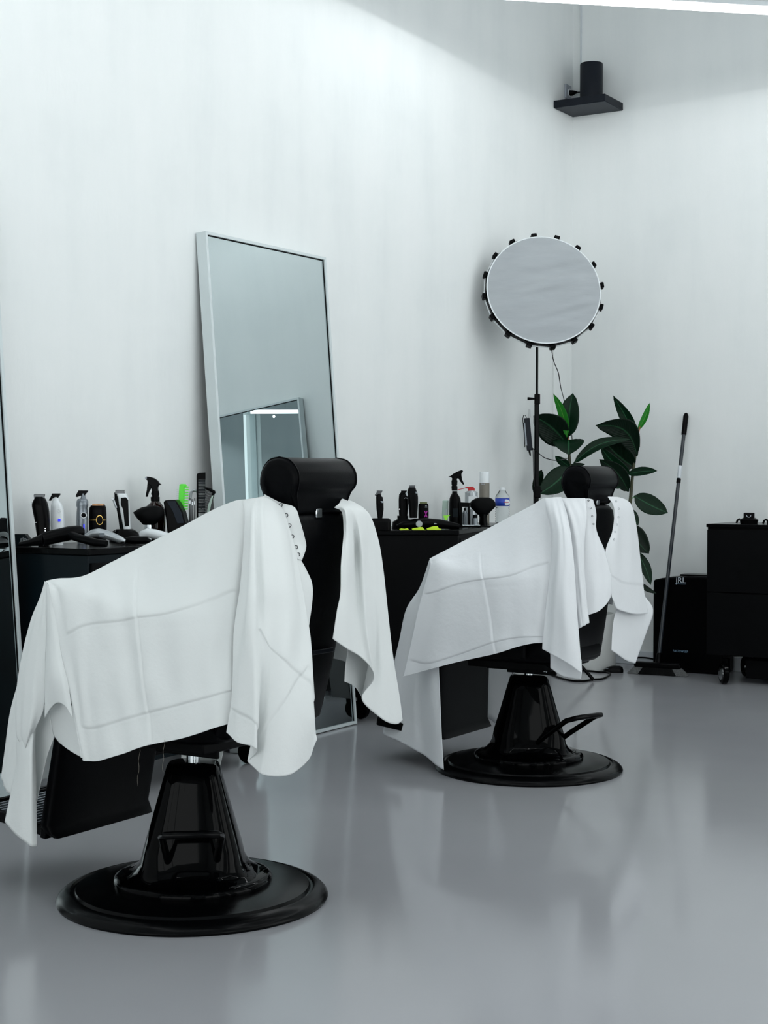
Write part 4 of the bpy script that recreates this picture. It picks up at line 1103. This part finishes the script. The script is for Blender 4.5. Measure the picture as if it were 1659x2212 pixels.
i.rows([(1059.5, 1012, 1024), (1061.5, 1007.5, 1029), (1064, 1003.8, 1032), (1066, 1004.3, 1031.5), (1070, 1004.2, 1031.7), (i.pyb-2, 1004.2, 1031.7), (i.pyb, 1005, 1031)], 27.5/i.k, 2).build('can', 'silver', i.t, ang=30)
i.poly([(1011, 1060), (1010.5, 1055.5), (1004.5, 1055), (1004.5, 1053), (1011.5, 1051.3), (1021, 1051), (1025, 1055), (1025.5, 1060)], -.012, .012).build('spray_cap', 'red', i.t, bevel=.002)
MB().tube([i.pt(1006, 1054, 0), i.pt(988, 1058.3, 0)], .0018, 6).build('straw', 'red', i.t)
i.poly([(1011, 1072), (1029, 1072), (1029, 1100), (1011, 1100)], -.0329, -.0318).build('label_panel', 'white', i.t)
i = Item('hairspray_can', 'tan hairspray can with a frosted white cap, tallest on the far worktable', 'spray can', 1046, .20, group=GB)
i.rows([(1043, 1035.3, 1057), (1046, 1035, 1057.2), (i.pyb-2, 1035, 1057.2), (i.pyb, 1036, 1056.5)], 22/i.k, 2).build('can', 'tan', i.t, ang=30)
i.rows([(1019.2, 1036.5, 1056), (1020, 1035.5, 1057), (1041, 1035.4, 1057), (1043, 1035.4, 1057)], 22/i.k, 2).build('cap', 'white', i.t, ang=30)
text('lettering', 'EIMI', .0105, 'ink', i.t, tuple(i.pt(1042, 1046.2, -11.4/i.k*.93)), (PI/2, 0, -.2))
i = Item('neck_duster', 'round black brush standing on its handle beside the water bottle', 'brush', 1043, .36, group=GB)
i.rows([(1074.5, 1034, 1056, .5), (1077, 1026, 1063, .8), (1082, 1018, 1068), (1088, 1014.5, 1070.5), (1095, 1015.5, 1070), (1100, 1020, 1065), (1106, 1026, 1059, .9), (1112, 1032, 1054, .7)], .055, 2).build('bristles', 'black', i.t, ang=70)
i.rows([(1111, 1033.5, 1053), (1117, 1036, 1051.5), (1124, 1035, 1052.5), (i.pyb, 1033.5, 1054)], 19/i.k, 2).build('handle', 'gloss', i.t)
i = Item('water_bottle', 'clear plastic water bottle with a blue label and white cap', 'bottle', 1085, .225, group=GB)
prof = [(1058, 6.5), (1060, 7.2), (1064, 9.5), (1069, 13), (1073, 15), (1077, 15.6), (1093, 15.6)]
y0 = 1095
while y0 < i.pyb-3:
    prof += [(y0, 15.6), (y0+2.2, 14.2), (y0+4.2, 15.3)]; y0 += 5.2
prof += [(i.pyb, 13.5)]
outer = [((a), 1085-b, 1085+b) for a, b in prof]
ob = i.rows(outer, 1, 2, n=40)
ob = MB().lathe([(b/i.k, i.z(a)) for a, b in prof], 40, (i.x(1085), 0, 0))
ob.build('bottle', 'clear', i.t, ang=50)
i.rows([(1052.8, 1078.5, 1091.5), (1057.5, 1079, 1091), (1059, 1078, 1092)], 12.5/i.k, 2).build('cap', 'white', i.t)
MB().lathe([(15.75/i.k, i.z(1077)), (15.75/i.k, i.z(1093))], 40, (i.x(1085), 0, 0), cap=False).build('label', 'blue', i.t, solid=.0003)
i.disc(1092.5, 1085, 7.5, -14.6/i.k*1.0, .001, 6.5).build('label_oval', 'white', i.t)
MB().box(i.pt(1092.5, 1084.5, -15.8/i.k), (10/i.k, .001, 1.5/i.k)).build('lettering', 'red', i.t)
i = Item('tray', 'thin black tray under the brushes at the front of the far worktable', 'tray', 1025, .42, group=GB, yb=1137)
i.poly([(985, i.pyb-2.5), (1066, i.pyb-2.5), (1064, i.pyb), (987, i.pyb)], -.03, .05).build('plate', 'plastic', i.t, bevel=.001)
i2 = Item('scissors', 'bright steel scissors lying on the thin black tray', 'scissors', 1015, .43, HT+.0065, group=GB, yb=1137)
MB().box((.0, -.005, .003), (.07, .008, .003), .06).box((.0, .003, .004), (.07, .008, .003), -.1).build('blades', 'chrome', i2.t, bevel=.001)
MB().tube([A(.035+.012*math.cos(a), -.012+.010*math.sin(a), .004) for a in np.linspace(0, 2*PI, 14)], .002, 6).tube([A(.035+.012*math.cos(a), .012+.010*math.sin(a), .004) for a in np.linspace(0, 2*PI, 14)], .002, 6).build('finger_rings', 'chrome', i2.t)
i = Item('price_tag', 'neon green tag lying over the black dryer behind the yellow clips', 'tag', 965, .36, HT+.044, group=GB, yb=1120)
i.poly([(957, i.pyb-6), (973, i.pyb-7), (968, i.pyb-4), (966, i.pyb+4), (961, i.pyb+3.5), (959, i.pyb-3)], -.003, .003).build('tag_strip', 'neong', i.t)

# ------------------------------------------------------------------ softbox on its stand
bd, pd = 8.22, 8.50
bp = PD(1159, 1000, bd); bp[2] = 0
kk = F_PX/bd
t = thing('softbox_lamp', 'round grey softbox studio lamp on a black light stand in the corner', 'lamp', bp, YAW)
def sx(px, d=0): return (px-1159)/kk
def szz(py): return (1029-py)/kk + 1.1
ch = 1.95
MB().tube([(0, 0, .30), (0, 0, szz(1085))], .0155, 16).build('lower_pole', 'satin', t)
MB().tube([(0, 0, szz(1090)), (0, 0, szz(860))], .0130, 16).build('middle_pole', 'satin', t)
MB().tube([(0, 0, szz(870)), (0, 0, szz(690))], .0068, 12).build('upper_pole', 'satin', t)
cl = MB().box((.002, 0, szz(862)), (.030, .032, 23/kk)).build('clamp', 'plastic', t, bevel=.005)
MB().tube([(-.012, -.004, szz(861)), (-.05, -.008, szz(861))], [.005, .009], 10).build('knob', 'plastic', cl)
c2_ = MB().box((.004, 0, szz(1062)), (.036, .036, 26/kk)).build('clamp', 'plastic', t, bevel=.005)
MB().tube([(.012, -.004, szz(1058)), (.03, -.008, szz(1060))], [.005, .008], 10).build('knob', 'plastic', c2_)
for a in (-.15, 2.0, 4.1):
    MB().tube([(0, 0, .36), (math.cos(a)*.31, math.sin(a)*.31, .010)], .009, 10).build('leg', 'satin', t)
# head: local disc frame, normal towards the camera and slightly up
hc = A(sx(1167), -.14, szz(633))
nrm = A(.08, -1, .30); nrm /= np.linalg.norm(nrm)
hx = np.cross(A(0, 0, 1), nrm); hx /= np.linalg.norm(hx); hx = -hx if hx[0] < 0 else hx
hy = np.cross(nrm, hx); hy = -hy if hy[2] < 0 else hy
Rf = 120.5/kk
def disc_grid(R, n=120, m=40):
    rings = []
    for j in range(1, m+1):
        q = max(.002, (j-1)/(m-1))
        ring = []
        for k in range(n):
            a = 2*PI*k/n
            x, y = math.cos(a)*R*q, math.sin(a)*R*q
            w = 1.7*(.0020*math.sin(46*y-15*x+2.2*math.sin(7*x+3*y)) + .0013*math.sin(83*y-24*x+1.3+1.5*math.sin(11*y)) + .0010*math.sin(27*y+9*x) + .0008*math.sin(120*y-38*x)*math.sin(6*x+1))
            bulge = .012*(1-q*q)
            ring.append(hc + hx*x + hy*y + nrm*(bulge + w*(1-q**6)))
        rings.append(ring)
    return rings
MB().rings(disc_grid(Rf), cap=False).build('diffuser_fabric', 'diffuser', t, ang=180)
MB().tube([hc + hx*math.cos(a)*Rf*1.006 + hy*math.sin(a)*Rf*1.006 for a in np.linspace(0, 2*PI, 73)], .0036, 8).build('white_piping', 'white', t)
NS = 16
RO = Rf*1.04
def poly16(R, off, sub=1):
    out = []
    for k in range(NS):
        a = 2*PI*(k+.28)/NS
        out.append(hc + hx*math.cos(a)*R + hy*math.sin(a)*R + nrm*off)
    return out
p0 = poly16(RO, -.006); p1 = poly16(RO*1.0, -.034); p2 = poly16(RO*.72, -.085); p3 = poly16(RO*.28, -.12)
MB().rings([poly16(Rf*.985, -.016), p0, p1, p2, p3]).build('reflector_shell', 'plastic', t, ang=20)
edge = poly16(RO*1.014, -.034)
for k in range(NS):
    a, b = edge[k], edge[(k+1) % NS]
    MB().tube([a + (b-a)*.12, a + (b-a)*.88], .0032, 8).build('edge_cord', 'white', t)
    rad = edge[k]-hc; rad = rad - nrm*(rad @ nrm); rad /= np.linalg.norm(rad)
    tn = np.cross(nrm, rad)
    MB().box(edge[k] + nrm*.012 + rad*.003, (.030, .017, .040), ax=[tn, rad, nrm]).build('rod_hook', 'plastic', t, bevel=.004)
MB().lathe([(.04, 0), (.05, .01), (.05, .10), (.035, .115)], 24, hc - nrm*.215, (hx, hy, nrm)).build('lamp_head', 'plastic', t)
MB().tube([(0, 0, szz(700)), (0, 0, szz(660)), tuple(hc - nrm*.16)], .010, 10).build('tilt_bracket', 'plastic', t)

# power brick hanging from the clamp
bq = PD(1141, 930, bd-.03)
t2 = thing('power_adapter', 'dark power adapter hanging on a wire beside the lamp pole', 'power adapter', bq, YAW)
ax = [A(.995, 0, .10), A(0, 1, 0), A(-.10, 0, .995)]
MB().box((0, 0, -.02), (.030, .03, 70/kk), ax=ax).build('case', 'navy', t2, bevel=.003)
MB().box((-.016, -.008, -.02), (.008, .02, 50/kk), ax=ax).build('label_plate', 'grey', t2, bevel=.001)
MB().tube([(.004, 0, .07), (.004, 0, .115)], .0008, 5).tube([(.010, 0, .07), (.009, 0, .115)], .0008, 5).build('hanging_wire', 'steel', t2)
MB().tube([(-.010, -.005, .068), (-.016, -.006, .082), (-.026, -.006, .080), (-.030, -.006, .06), (-.022, -.008, -.02), (-.018, -.008, -.09)], .0022, 6).build('loop_cable', 'plastic', t2)
MB().tube([(.006, 0, -.105), (.012, 0, -.135)], [.006, .004], 8).build('strain_relief', 'plastic', t2)

def cable(name, label, pts, r=.0035, m='plastic', n=8):
    P = cr(np.array(pts, float), 6)
    off = P[0]
    o = MB().tube([p for p in P], r, n).build(name, m, None, off=off)
    o.location = tuple(off)
    return tag(o, label, 'cable')
cable('lamp_cable', 'thin black cable hanging from the softbox down behind the plant leaf', [PD(1191, 752, bd+.02), PD(1196, 780, bd+.03), PD(1206, 805, bd+.03), PD(1211, 835, bd+.03), PD(1218, 862, pd+.12), PD(1228, 905, pd+.12), PD(1236, 950, pd+.10), PD(1230, 985, pd+.08), PD(1214, 993, bd+.1), PD(1195, 994, bd-.01), PD(1175, 988, bd-.02), PD(1160, 976, bd-.03), PD(1150, 968, bd-.04)], .0024)
cable('adapter_cable', 'thin black cable dropping from the power adapter along the pole', [PD(1151, 968, bd-.05), PD(1152, 1000, bd-.05), PD(1153, 1040, bd-.05), PD(1153, 1100, bd-.05), PD(1156, 1250, bd-.05), PD(1162, 1400, bd-.05), PZ(1185, 1458, .004)], .002)

# ------------------------------------------------------------------ potted rubber plant
pd = 8.50
pc = PD(1262, 1000, 8.80); pc[2] = 0
t = thing('rubber_plant', 'potted rubber plant with glossy dark leaves in the corner beside the softbox', 'plant', pc)
Rp = .185
MB().lathe([(.01, .0), (Rp*.96, .0), (Rp, .012), (Rp, .30), (Rp*.97, .315), (Rp*.92, .315), (Rp*.90, .28), (.01, .27)], 56).build('pot', 'pot', t, ang=40)
MB().lathe([(.01, .262), (Rp*.93, .272), (Rp*.9, .278), (.01, .285)], 40).build('soil', 'soil', t)
def PV(px, py, dd=0): return PD(px, py, pd+dd)
def stem_mesh(pts, r0, r1, name, m):
    P = cr(np.array([PV(*p) for p in pts]), 6)
    return MB().tube(P, list(np.linspace(r0, r1, len(P))), 10).build(name, m, t, off=pc)
stem_mesh([(1246, 1345, .28), (1241, 1260, .18), (1235, 1120, .04), (1231, 1010, .0), (1229, 975, .0), (1228, 950, 0)], .012, .007, 'stem', 'stem')
stem_mesh([(1228, 951, 0), (1227, 942, 0), (1225, 928, 0)], .0068, .003, 'bud_sheath', 'sheath')
stem_mesh([(1290, 1345, .28), (1326, 1240, .16), (1352, 1140, .03), (1361, 1085, 0), (1366, 1030, 0), (1372, 985, 0), (1377, 950, 0)], .013, .0065, 'stem', 'stem')
stem_mesh([(1377, 951, 0), (1379, 935, 0), (1382, 922, 0)], .0065, .0045, 'bud_sheath', 'sheath')

def leaf(b, tp, w, m='leaf', db=0, dt=0, roll=0, arc=0, bend=.0, fold=.12, blunt=.5, twist=0, droop=0):
    B, T = PV(b[0], b[1], db), PV(tp[0], tp[1], dt)
    a = T-B; L = np.linalg.norm(a); a = a/L
    vd = ray((b[0]+tp[0])/2, (b[1]+tp[1])/2); vd /= np.linalg.norm(vd)
    s0 = np.cross(a, vd); s0 /= np.linalg.norm(s0)
    n0 = np.cross(s0, a)
    hw = w/2/(F_PX/pd)
    nu, nv = 26, 13
    G = np.zeros((nu, nv, 3)); UVs = np.zeros((nu, nv, 2))
    for i_ in range(nu):
        q = i_/(nu-1)
        width = hw*(math.sin(PI*min(1, q**.85)))**.72
        if q > .9: width *= 1-.55*((q-.9)/.1)
        if q < .06: width = max(width*(q/.06), .0035)
        rl = roll + twist*(q-.5)
        s = s0*math.cos(rl) + n0*math.sin(rl); n = n0*math.cos(rl) - s0*math.sin(rl)
        c = B + a*L*q + s0*arc/(F_PX/pd)*math.sin(PI*q) - n0*bend*math.sin(PI*q) - A(0, 0, 1)*droop*q*q
        for j in range(nv):
            e = 2*j/(nv-1)-1
            G[i_, j] = c + s*width*e - n*abs(e)**1.5*width*fold + n*.0012*math.sin(q*60)*abs(e)
            UVs[i_, j] = (.5+.5*e, q)
    MB().grid(G, UVs).build('leaf', m, t, solid=.0012, off=pc, ang=180)
R_ = math.radians
leaf((1224, 958), (1152, 898), 66, 'leafdark', .0, -.02, R_(12), arc=-6, fold=.25)
leaf((1225, 944), (1195, 850), 20, 'leafgreen', -.03, -.02, R_(20), arc=-6, fold=.1)
leaf((1230, 942), (1237.5, 849), 46, 'leaf', .0, .03, R_(12), fold=.18, arc=4)
leaf((1228, 950), (1229, 983), 66, 'leaf', -.03, -.10, R_(0), fold=.25, bend=.02)
leaf((1231, 1009), (1199, 985), 20, 'leaf', -.01, -.05, R_(25))
leaf((1232, 1005), (1264, 1003), 9, 'leafdark', .01, .05, R_(10))
leaf((1231, 1010), (1164, 1067), 52, 'leaf', -.01, -.05, R_(-8), arc=5, fold=.2)
leaf((1170, 1015), (1152, 1064), 22, 'leafdark', .05, .05, R_(20))
leaf((1239, 1001), (1362, 949), 24, 'leaf', -.03, -.09, R_(14), arc=16, fold=.2)
leaf((1378, 930), (1403.5, 870), 14, 'leafgreen', .0, .01, R_(18), arc=-3, fold=.3)
leaf((1374, 950), (1324, 854), 27, 'leaf', -.01, -.03, R_(10), arc=-3, twist=R_(70), fold=.15)
leaf((1377, 985), (1286, 919), 54, 'leafdark', -.01, -.04, R_(8), arc=-28, fold=.15)
leaf((1371, 1010), (1305, 952), 56, 'leafdark', .0, .03, R_(10), fold=.2, arc=4)
leaf((1361, 1022), (1297, 965), 27, 'leaf', -.02, -.03, R_(15), arc=6)
leaf((1358, 1062), (1294, 992), 38, 'leafdark', -.01, -.05, R_(10), arc=-9, fold=.15)
leaf((1356, 1024), (1420, 1017), 20, 'leaf', -.02, -.10, R_(20), arc=2, fold=.3)
leaf((1370, 1071), (1443, 1108), 42, 'leaf', -.01, -.06, R_(8), arc=-2, fold=.15)
leaf((1320, 1044), (1343, 1054), 8, 'leaf', -.02, -.05, R_(10), arc=-3)
leaf((1355, 1098), (1379, 1135), 24, 'leaf', .0, -.02, R_(20))
leaf((1362, 1135), (1402, 1196), 46, 'leafdark', .0, -.05, R_(10), fold=.3, arc=-6)
leaf((1374, 1190), (1406, 1264), 24, 'leaf', .0, -.04, R_(15), arc=4)
leaf((1376, 1255), (1418, 1282), 12, 'leafdark', .0, -.03, R_(15), arc=-3)
MB().tube(cr(np.array([PV(1361, 1082, 0), PV(1367, 1075, -.008), PV(1373, 1072.5, -.011)]), 5), .0022, 6).build('petiole', 'leafgreen', t, off=pc)

# ------------------------------------------------------------------ cables, pedal and switch on the floor
def fl(px, py, r=.005): return PZ(px, py, r)
cable('floor_cable', 'black cable lying in loops on the floor behind the back chair', [fl(1178, 1452), fl(1200, 1461), fl(1232, 1470), fl(1262, 1471), fl(1280, 1468), fl(1302, 1466), fl(1318, 1457), fl(1310, 1452), fl(1296, 1452), fl(1280, 1450), fl(1262, 1449), fl(1240, 1449)], .0055)
cable('wall_cable', 'black cable along the base of the right wall behind the broom', [PY(1350, 1424, -.03), PY(1374, 1421, -.03), PY(1390, 1420.5, -.03), PY(1408, 1423, -.03), PY(1425, 1428, -.03)], .005)
pp = fl(1325, 1452, 0)
t = thing('foot_switch', 'small black foot switch on the floor at the end of the cable', 'switch', pp, YAW)
MB().sup([((0, 0, .0), .055, .035, 3), ((0, 0, .012), .056, .036, 3), ((.008, 0, .028), .044, .03, 2.6), ((.016, 0, .036), .024, .018, 2.4)], 36).build('shell', 'plastic', t, ang=60)
MB().sup([((-.03, -.012, .020), .016, .012, 2), ((-.03, -.012, .025), .015, .011, 2)], 20).build('button', 'grey', t)

# ------------------------------------------------------------------ broom
ft = PZ(1421, 1458, 0); ft = A(ft[0], ft[1], 0)
tp = PY(1482.5, 892, -.022)
t = thing('broom', 'black broom with a grey tube handle leaning on the right wall', 'broom', ft)
lp = A(*(tp-ft)); hb = A(0, 0, .055)
d = lp-hb; Ld = np.linalg.norm(d); d /= Ld
MB().tube([hb, hb+d*(Ld-.10)], .0105, 16).build('handle', 'broomtube', t)
MB().tube([hb+d*(Ld-.13), hb+d*(Ld-.02), hb+d*(Ld-.006), hb+d*Ld], [.0145, .0155, .011, .004], 16).build('grip', 'plastic', t)
MB().tube([hb+d*(Ld*.735), hb+d*(Ld*.785)], .0112, 16).build('sticker', 'sticker', t)
MB().tube([hb+d*(Ld*.715), hb+d*(Ld*.733)], .0125, 16).build('joint_ring', 'plastic', t)
hd = A(math.cos(.12), math.sin(.12), 0)
bx = A(math.cos(YAW-.5), math.sin(YAW-.5), 0)
kb = F_PX/depth_of(ft)
hwid = 102/kb
MB().box((0, 0, .055), (hwid, .05, .030), YAW-.45).tube([hb+A(0, 0, -.01), hb+d*.07], [.02, .014], 14).build('head', 'plastic', t, bevel=.008)
xr = A(math.cos(YAW-.45), math.sin(YAW-.45), 0); yr = A(-xr[1], xr[0], 0)
def brist(x0, x1, flare, m, name, nn):
    b = MB()
    for k in range(nn):
        for s in (-1, 0, 1):
            u = x0 + (x1-x0)*(k+.5)/nn
            top = xr*u + yr*.014*s + A(0, 0, .045)
            bot = xr*(u*flare) + yr*.022*s + A(0, 0, .002)
            b.tube([top, top*.5+bot*.5, bot], [.004, .0045, .005], 5)
    b.build(name, m, t)
brist(-hwid*.30, hwid*.30, 1.32, 'black', 'black_bristles', 34)
brist(-hwid*.48, -hwid*.31, 1.35, 'bristle', 'grey_bristles', 10)
brist(hwid*.31, hwid*.48, 1.35, 'bristle', 'grey_bristles', 10)

# ------------------------------------------------------------------ hair vacuum bin and the cabinet
yb = -.225
xl = PY(1410.5, 1300, yb)[0]
t = thing('hair_vacuum_bin', 'tall black vacuum bin with white lettering behind the broom', 'vacuum bin', (xl, yb, 0))
zt = PY(1430, 1240, yb)[2]
wid_ = 1.025-xl
pr = []
for k in range(9):
    q = k/8; pr.append((q*wid_, zt - .030*(1-q)**2.2 - .004*q))
poly = [(0, .004)] + [(0, zt-.045), (.004, zt-.034)] + pr[1:] + [(wid_, .004)]
MB().prism(poly, 0, .20).build('body', 'plastic', t, bevel=.01, seg=3)
MB().box((wid_*.66, .10, zt-.004), (wid_*.6, .13, .010)).build('lid', 'satin', t, bevel=.003)
p1_ = PY(1471, 1254, yb-.001); p2_ = PY(1470, 1407, yb-.001)
text('lettering', 'jRL', .046, 'ink', t, tuple(p1_-A(xl, yb, 0)+A(0, -.0015, 0)), (PI/2, 0, 0), .001)
text('lettering', 'FASTSWEEP', .0175, 'inkblue', t, tuple(p2_-A(xl, yb, 0)+A(0, -.0015, 0)), (PI/2, 0, 0), .001)
MB().box(tuple(PY(1470, 1261.5, yb-.001)-A(xl, yb, 0)), (.062, .001, .003)).build('underline', 'inkblue', t)

yc = -.55
c0 = PY(1525.5, 1131.5, yc)
t = thing('rolling_cabinet', 'tall black rolling cabinet at the right picture edge', 'cabinet', (c0[0], yc, 0))
cw, cd, chh = 1.0, .42, c0[2]
zb = PY(1590, 1427, yc)[2]
MB().box((cw/2, cd/2+.009, (zb+.02+chh-.012)/2), (cw-.004, cd-.018, chh-zb-.032)).build('body', 'black', t, bevel=.002)
MB().box((cw/2, cd/2, chh-.009), (cw, cd, .018)).build('top', 'satin', t, bevel=.002)
dz = (chh-.03-zb-.02)/2
for k in range(2):
    dd = MB().box((cw/2, .004, zb+.022+dz*(k+.5)), (cw-.012, .012, dz-.006)).build('door', 'black', t, bevel=.002)
    MB().tube([(cw*.62, -.002, zb+dz*(k+.5)), (cw*.62, -.022, zb+dz*(k+.5)), (cw*.78, -.022, zb+dz*(k+.5)), (cw*.78, -.002, zb+dz*(k+.5))], .005, 8).build('handle', 'black', dd)
wp = PZ(1562, 1478, 0)
for (x, y) in ((wp[0]-c0[0], -.005), (wp[0]-c0[0], cd-.06)):
    w = MB()
    w.lathe([(.012, -.016), (.050, -.016), (.056, -.010), (.056, .010), (.050, .016), (.012, .016)], 32, (x, y, .0565), (A(.60, -.80, 0), A(0, 0, 1), A(-.80, -.60, 0)))
    w.box((x, y+.03, (zb+.075)/2), (.03, .05, zb-.075+.012))
    cs = w.build('caster', 'gloss', t, bevel=.001)
    MB().lathe([(.006, -.001), (.034, -.001), (.034, .003), (.006, .004)], 24, A(x, y, .0565)+A(-.80, -.60, 0)*.0165, (A(.60, -.80, 0), A(0, 0, 1), A(-.80, -.60, 0))).build('hub_cap', 'chrome', cs)
px0 = PY(1602, 1470, yc+.04)[0]-c0[0]
MB().box(((px0+cw)/2, cd/2+.02, (zb+.03)/2), (cw-px0-.02, cd-.10, zb-.028)).build('plinth', 'black', t, bevel=.004)  # dark block filling the space under the cabinet's right part

def dock(px, label, s=1.0):
    P = PY(px, 1131, yc+.10)
    k = F_PX/depth_of(A(P[0], P[1], chh))
    t = thing('charging_stand', label, 'charging stand', (P[0], P[1], chh), YAW-.35)
    h = 11.5/k
    MB().sup([((0, 0, 0), .044, .036, 4), ((0, 0, .022), .048, .040, 4), ((0, 0, .024), .046, .038, 4), ((0, 0, .034), .030, .028, 4)], 40).build('base', 'plastic', t, ang=40)
    MB().box((.0, .002, .046), (.054, .044, .028)).build('cradle', 'plastic', t, bevel=.003)
    MB().tube([A(.001+.011*math.cos(a), -.0215, .047+.010*math.sin(a)) for a in np.linspace(PI, 2*PI, 12)], .0016, 6).build('ring_mark', 'ink', t)
    MB().tube([(-.040, 0, .018), (-.052, 0, .026), (-.060, .0, .020), (-.066, 0, .004)], .0055, 8).build('plug_lead', 'plastic', t)
    return t
dock(1618, 'black charging dock with a pale ring, on the rolling cabinet')
dock(1676, 'second black charging dock, cut by the right picture edge')

# ------------------------------------------------------------------ speaker on its corner shelf
sh_, s1_, s2_, th_ = 3.2479, .322, .2649, .0411
t = thing('corner_shelf', 'dark square shelf fixed high in the room corner', 'shelf', (0, 0, sh_))
MB().box((s1_/2+.001, -s2_/2-.001, th_/2), (s1_, s2_, th_)).build('board', 'navy', t, bevel=.002)
MB().box((s1_/2+.001, -s2_/2-.001, -.001), (s1_-.006, s2_-.006, .003)).build('underside_panel', 'navylo', t)
sp_d = depth_of(A(.17, -.13, sh_))
sc_ = PD(1275, 205, sp_d)
t = thing('speaker', 'dark cylindrical speaker standing on the corner shelf', 'speaker', (.178, -.130, sh_+th_))
ks = F_PX/sp_d
shgt = (np.array(PD(1275, 139, sp_d))[2]) - (sh_+th_)
rs = 24.5/ks
MB().lathe([(rs*.9, 0), (rs, .003), (rs, shgt-.004), (rs*.97, shgt), (rs*.9, shgt-.002), (rs*.3, shgt-.006)], 56).build('cabinet', 'navy', t, ang=40)
MB().lathe([(rs*1.006, .012), (rs*1.006, .018)], 56, cap=False).build('base_ring', 'black', t, solid=.001)
so = PX(1227, 199, .006)
t = thing('wall_socket', 'grey wall socket with a round white outlet above the corner shelf', 'socket', so)
MB().box((0, 0, 0), (.012, .075, .082)).build('plate', 'socket', t, bevel=.002)
MB().lathe([(.022, 0), (.024, .006), (.017, .006), (.016, .002), (.003, .002)], 32, (.006, .005, -.004), (A(0, 1, 0), A(0, 0, 1), A(1, 0, 0))).build('outlet_ring', 'white', t)
t = thing('power_plug', 'dark plug and short lead running from the wall socket to the speaker', 'plug', so + A(.008, .005, -.006))
MB().tube([(0, 0, 0), (.018, .002, -.001), (.030, .008, .002), (.042, .014, .003)], [.017, .016, .011, .006], 14).build('plug_body', 'black', t)
MB().tube([(.040, .013, .003), (.06, .03, .004), (.085, .04, .004), (.13, .055, .003)], .0035, 8).build('lead', 'black', t)

# ------------------------------------------------------------------ camera, world, view
cam = bpy.data.cameras.new('camera')
cam.sensor_fit = 'VERTICAL'; cam.sensor_height = 36.0; cam.sensor_width = 27.0
cam.lens = F_PX/H_PX*36.0
cam.clip_start = .05; cam.clip_end = 60
co = bpy.data.objects.new('camera', cam)
COL.objects.link(co)
co.matrix_world = Matrix(((RV[0], UV_[0], -FW[0], CAM[0]), (RV[1], UV_[1], -FW[1], CAM[1]), (RV[2], UV_[2], -FW[2], CAM[2]), (0, 0, 0, 1)))
scene.camera = co
w = bpy.data.worlds.new('world'); scene.world = w
w.use_nodes = True
w.node_tree.nodes['Background'].inputs['Color'].default_value = (.93, .975, .975, 1)
w.node_tree.nodes['Background'].inputs['Strength'].default_value = 2.6
vs = scene.view_settings
vs.view_transform = 'Standard'; vs.look = 'None'; vs.gamma = 1.0; vs.use_curve_mapping = False
vs.exposure = 0.07
scene.cycles.use_denoising = True
scene.cycles.use_adaptive_sampling = True
scene.cycles.adaptive_threshold = .03
scene.cycles.max_bounces = 8
scene.cycles.diffuse_bounces = 4
scene.cycles.glossy_bounces = 6
scene.cycles.sample_clamp_indirect = 8
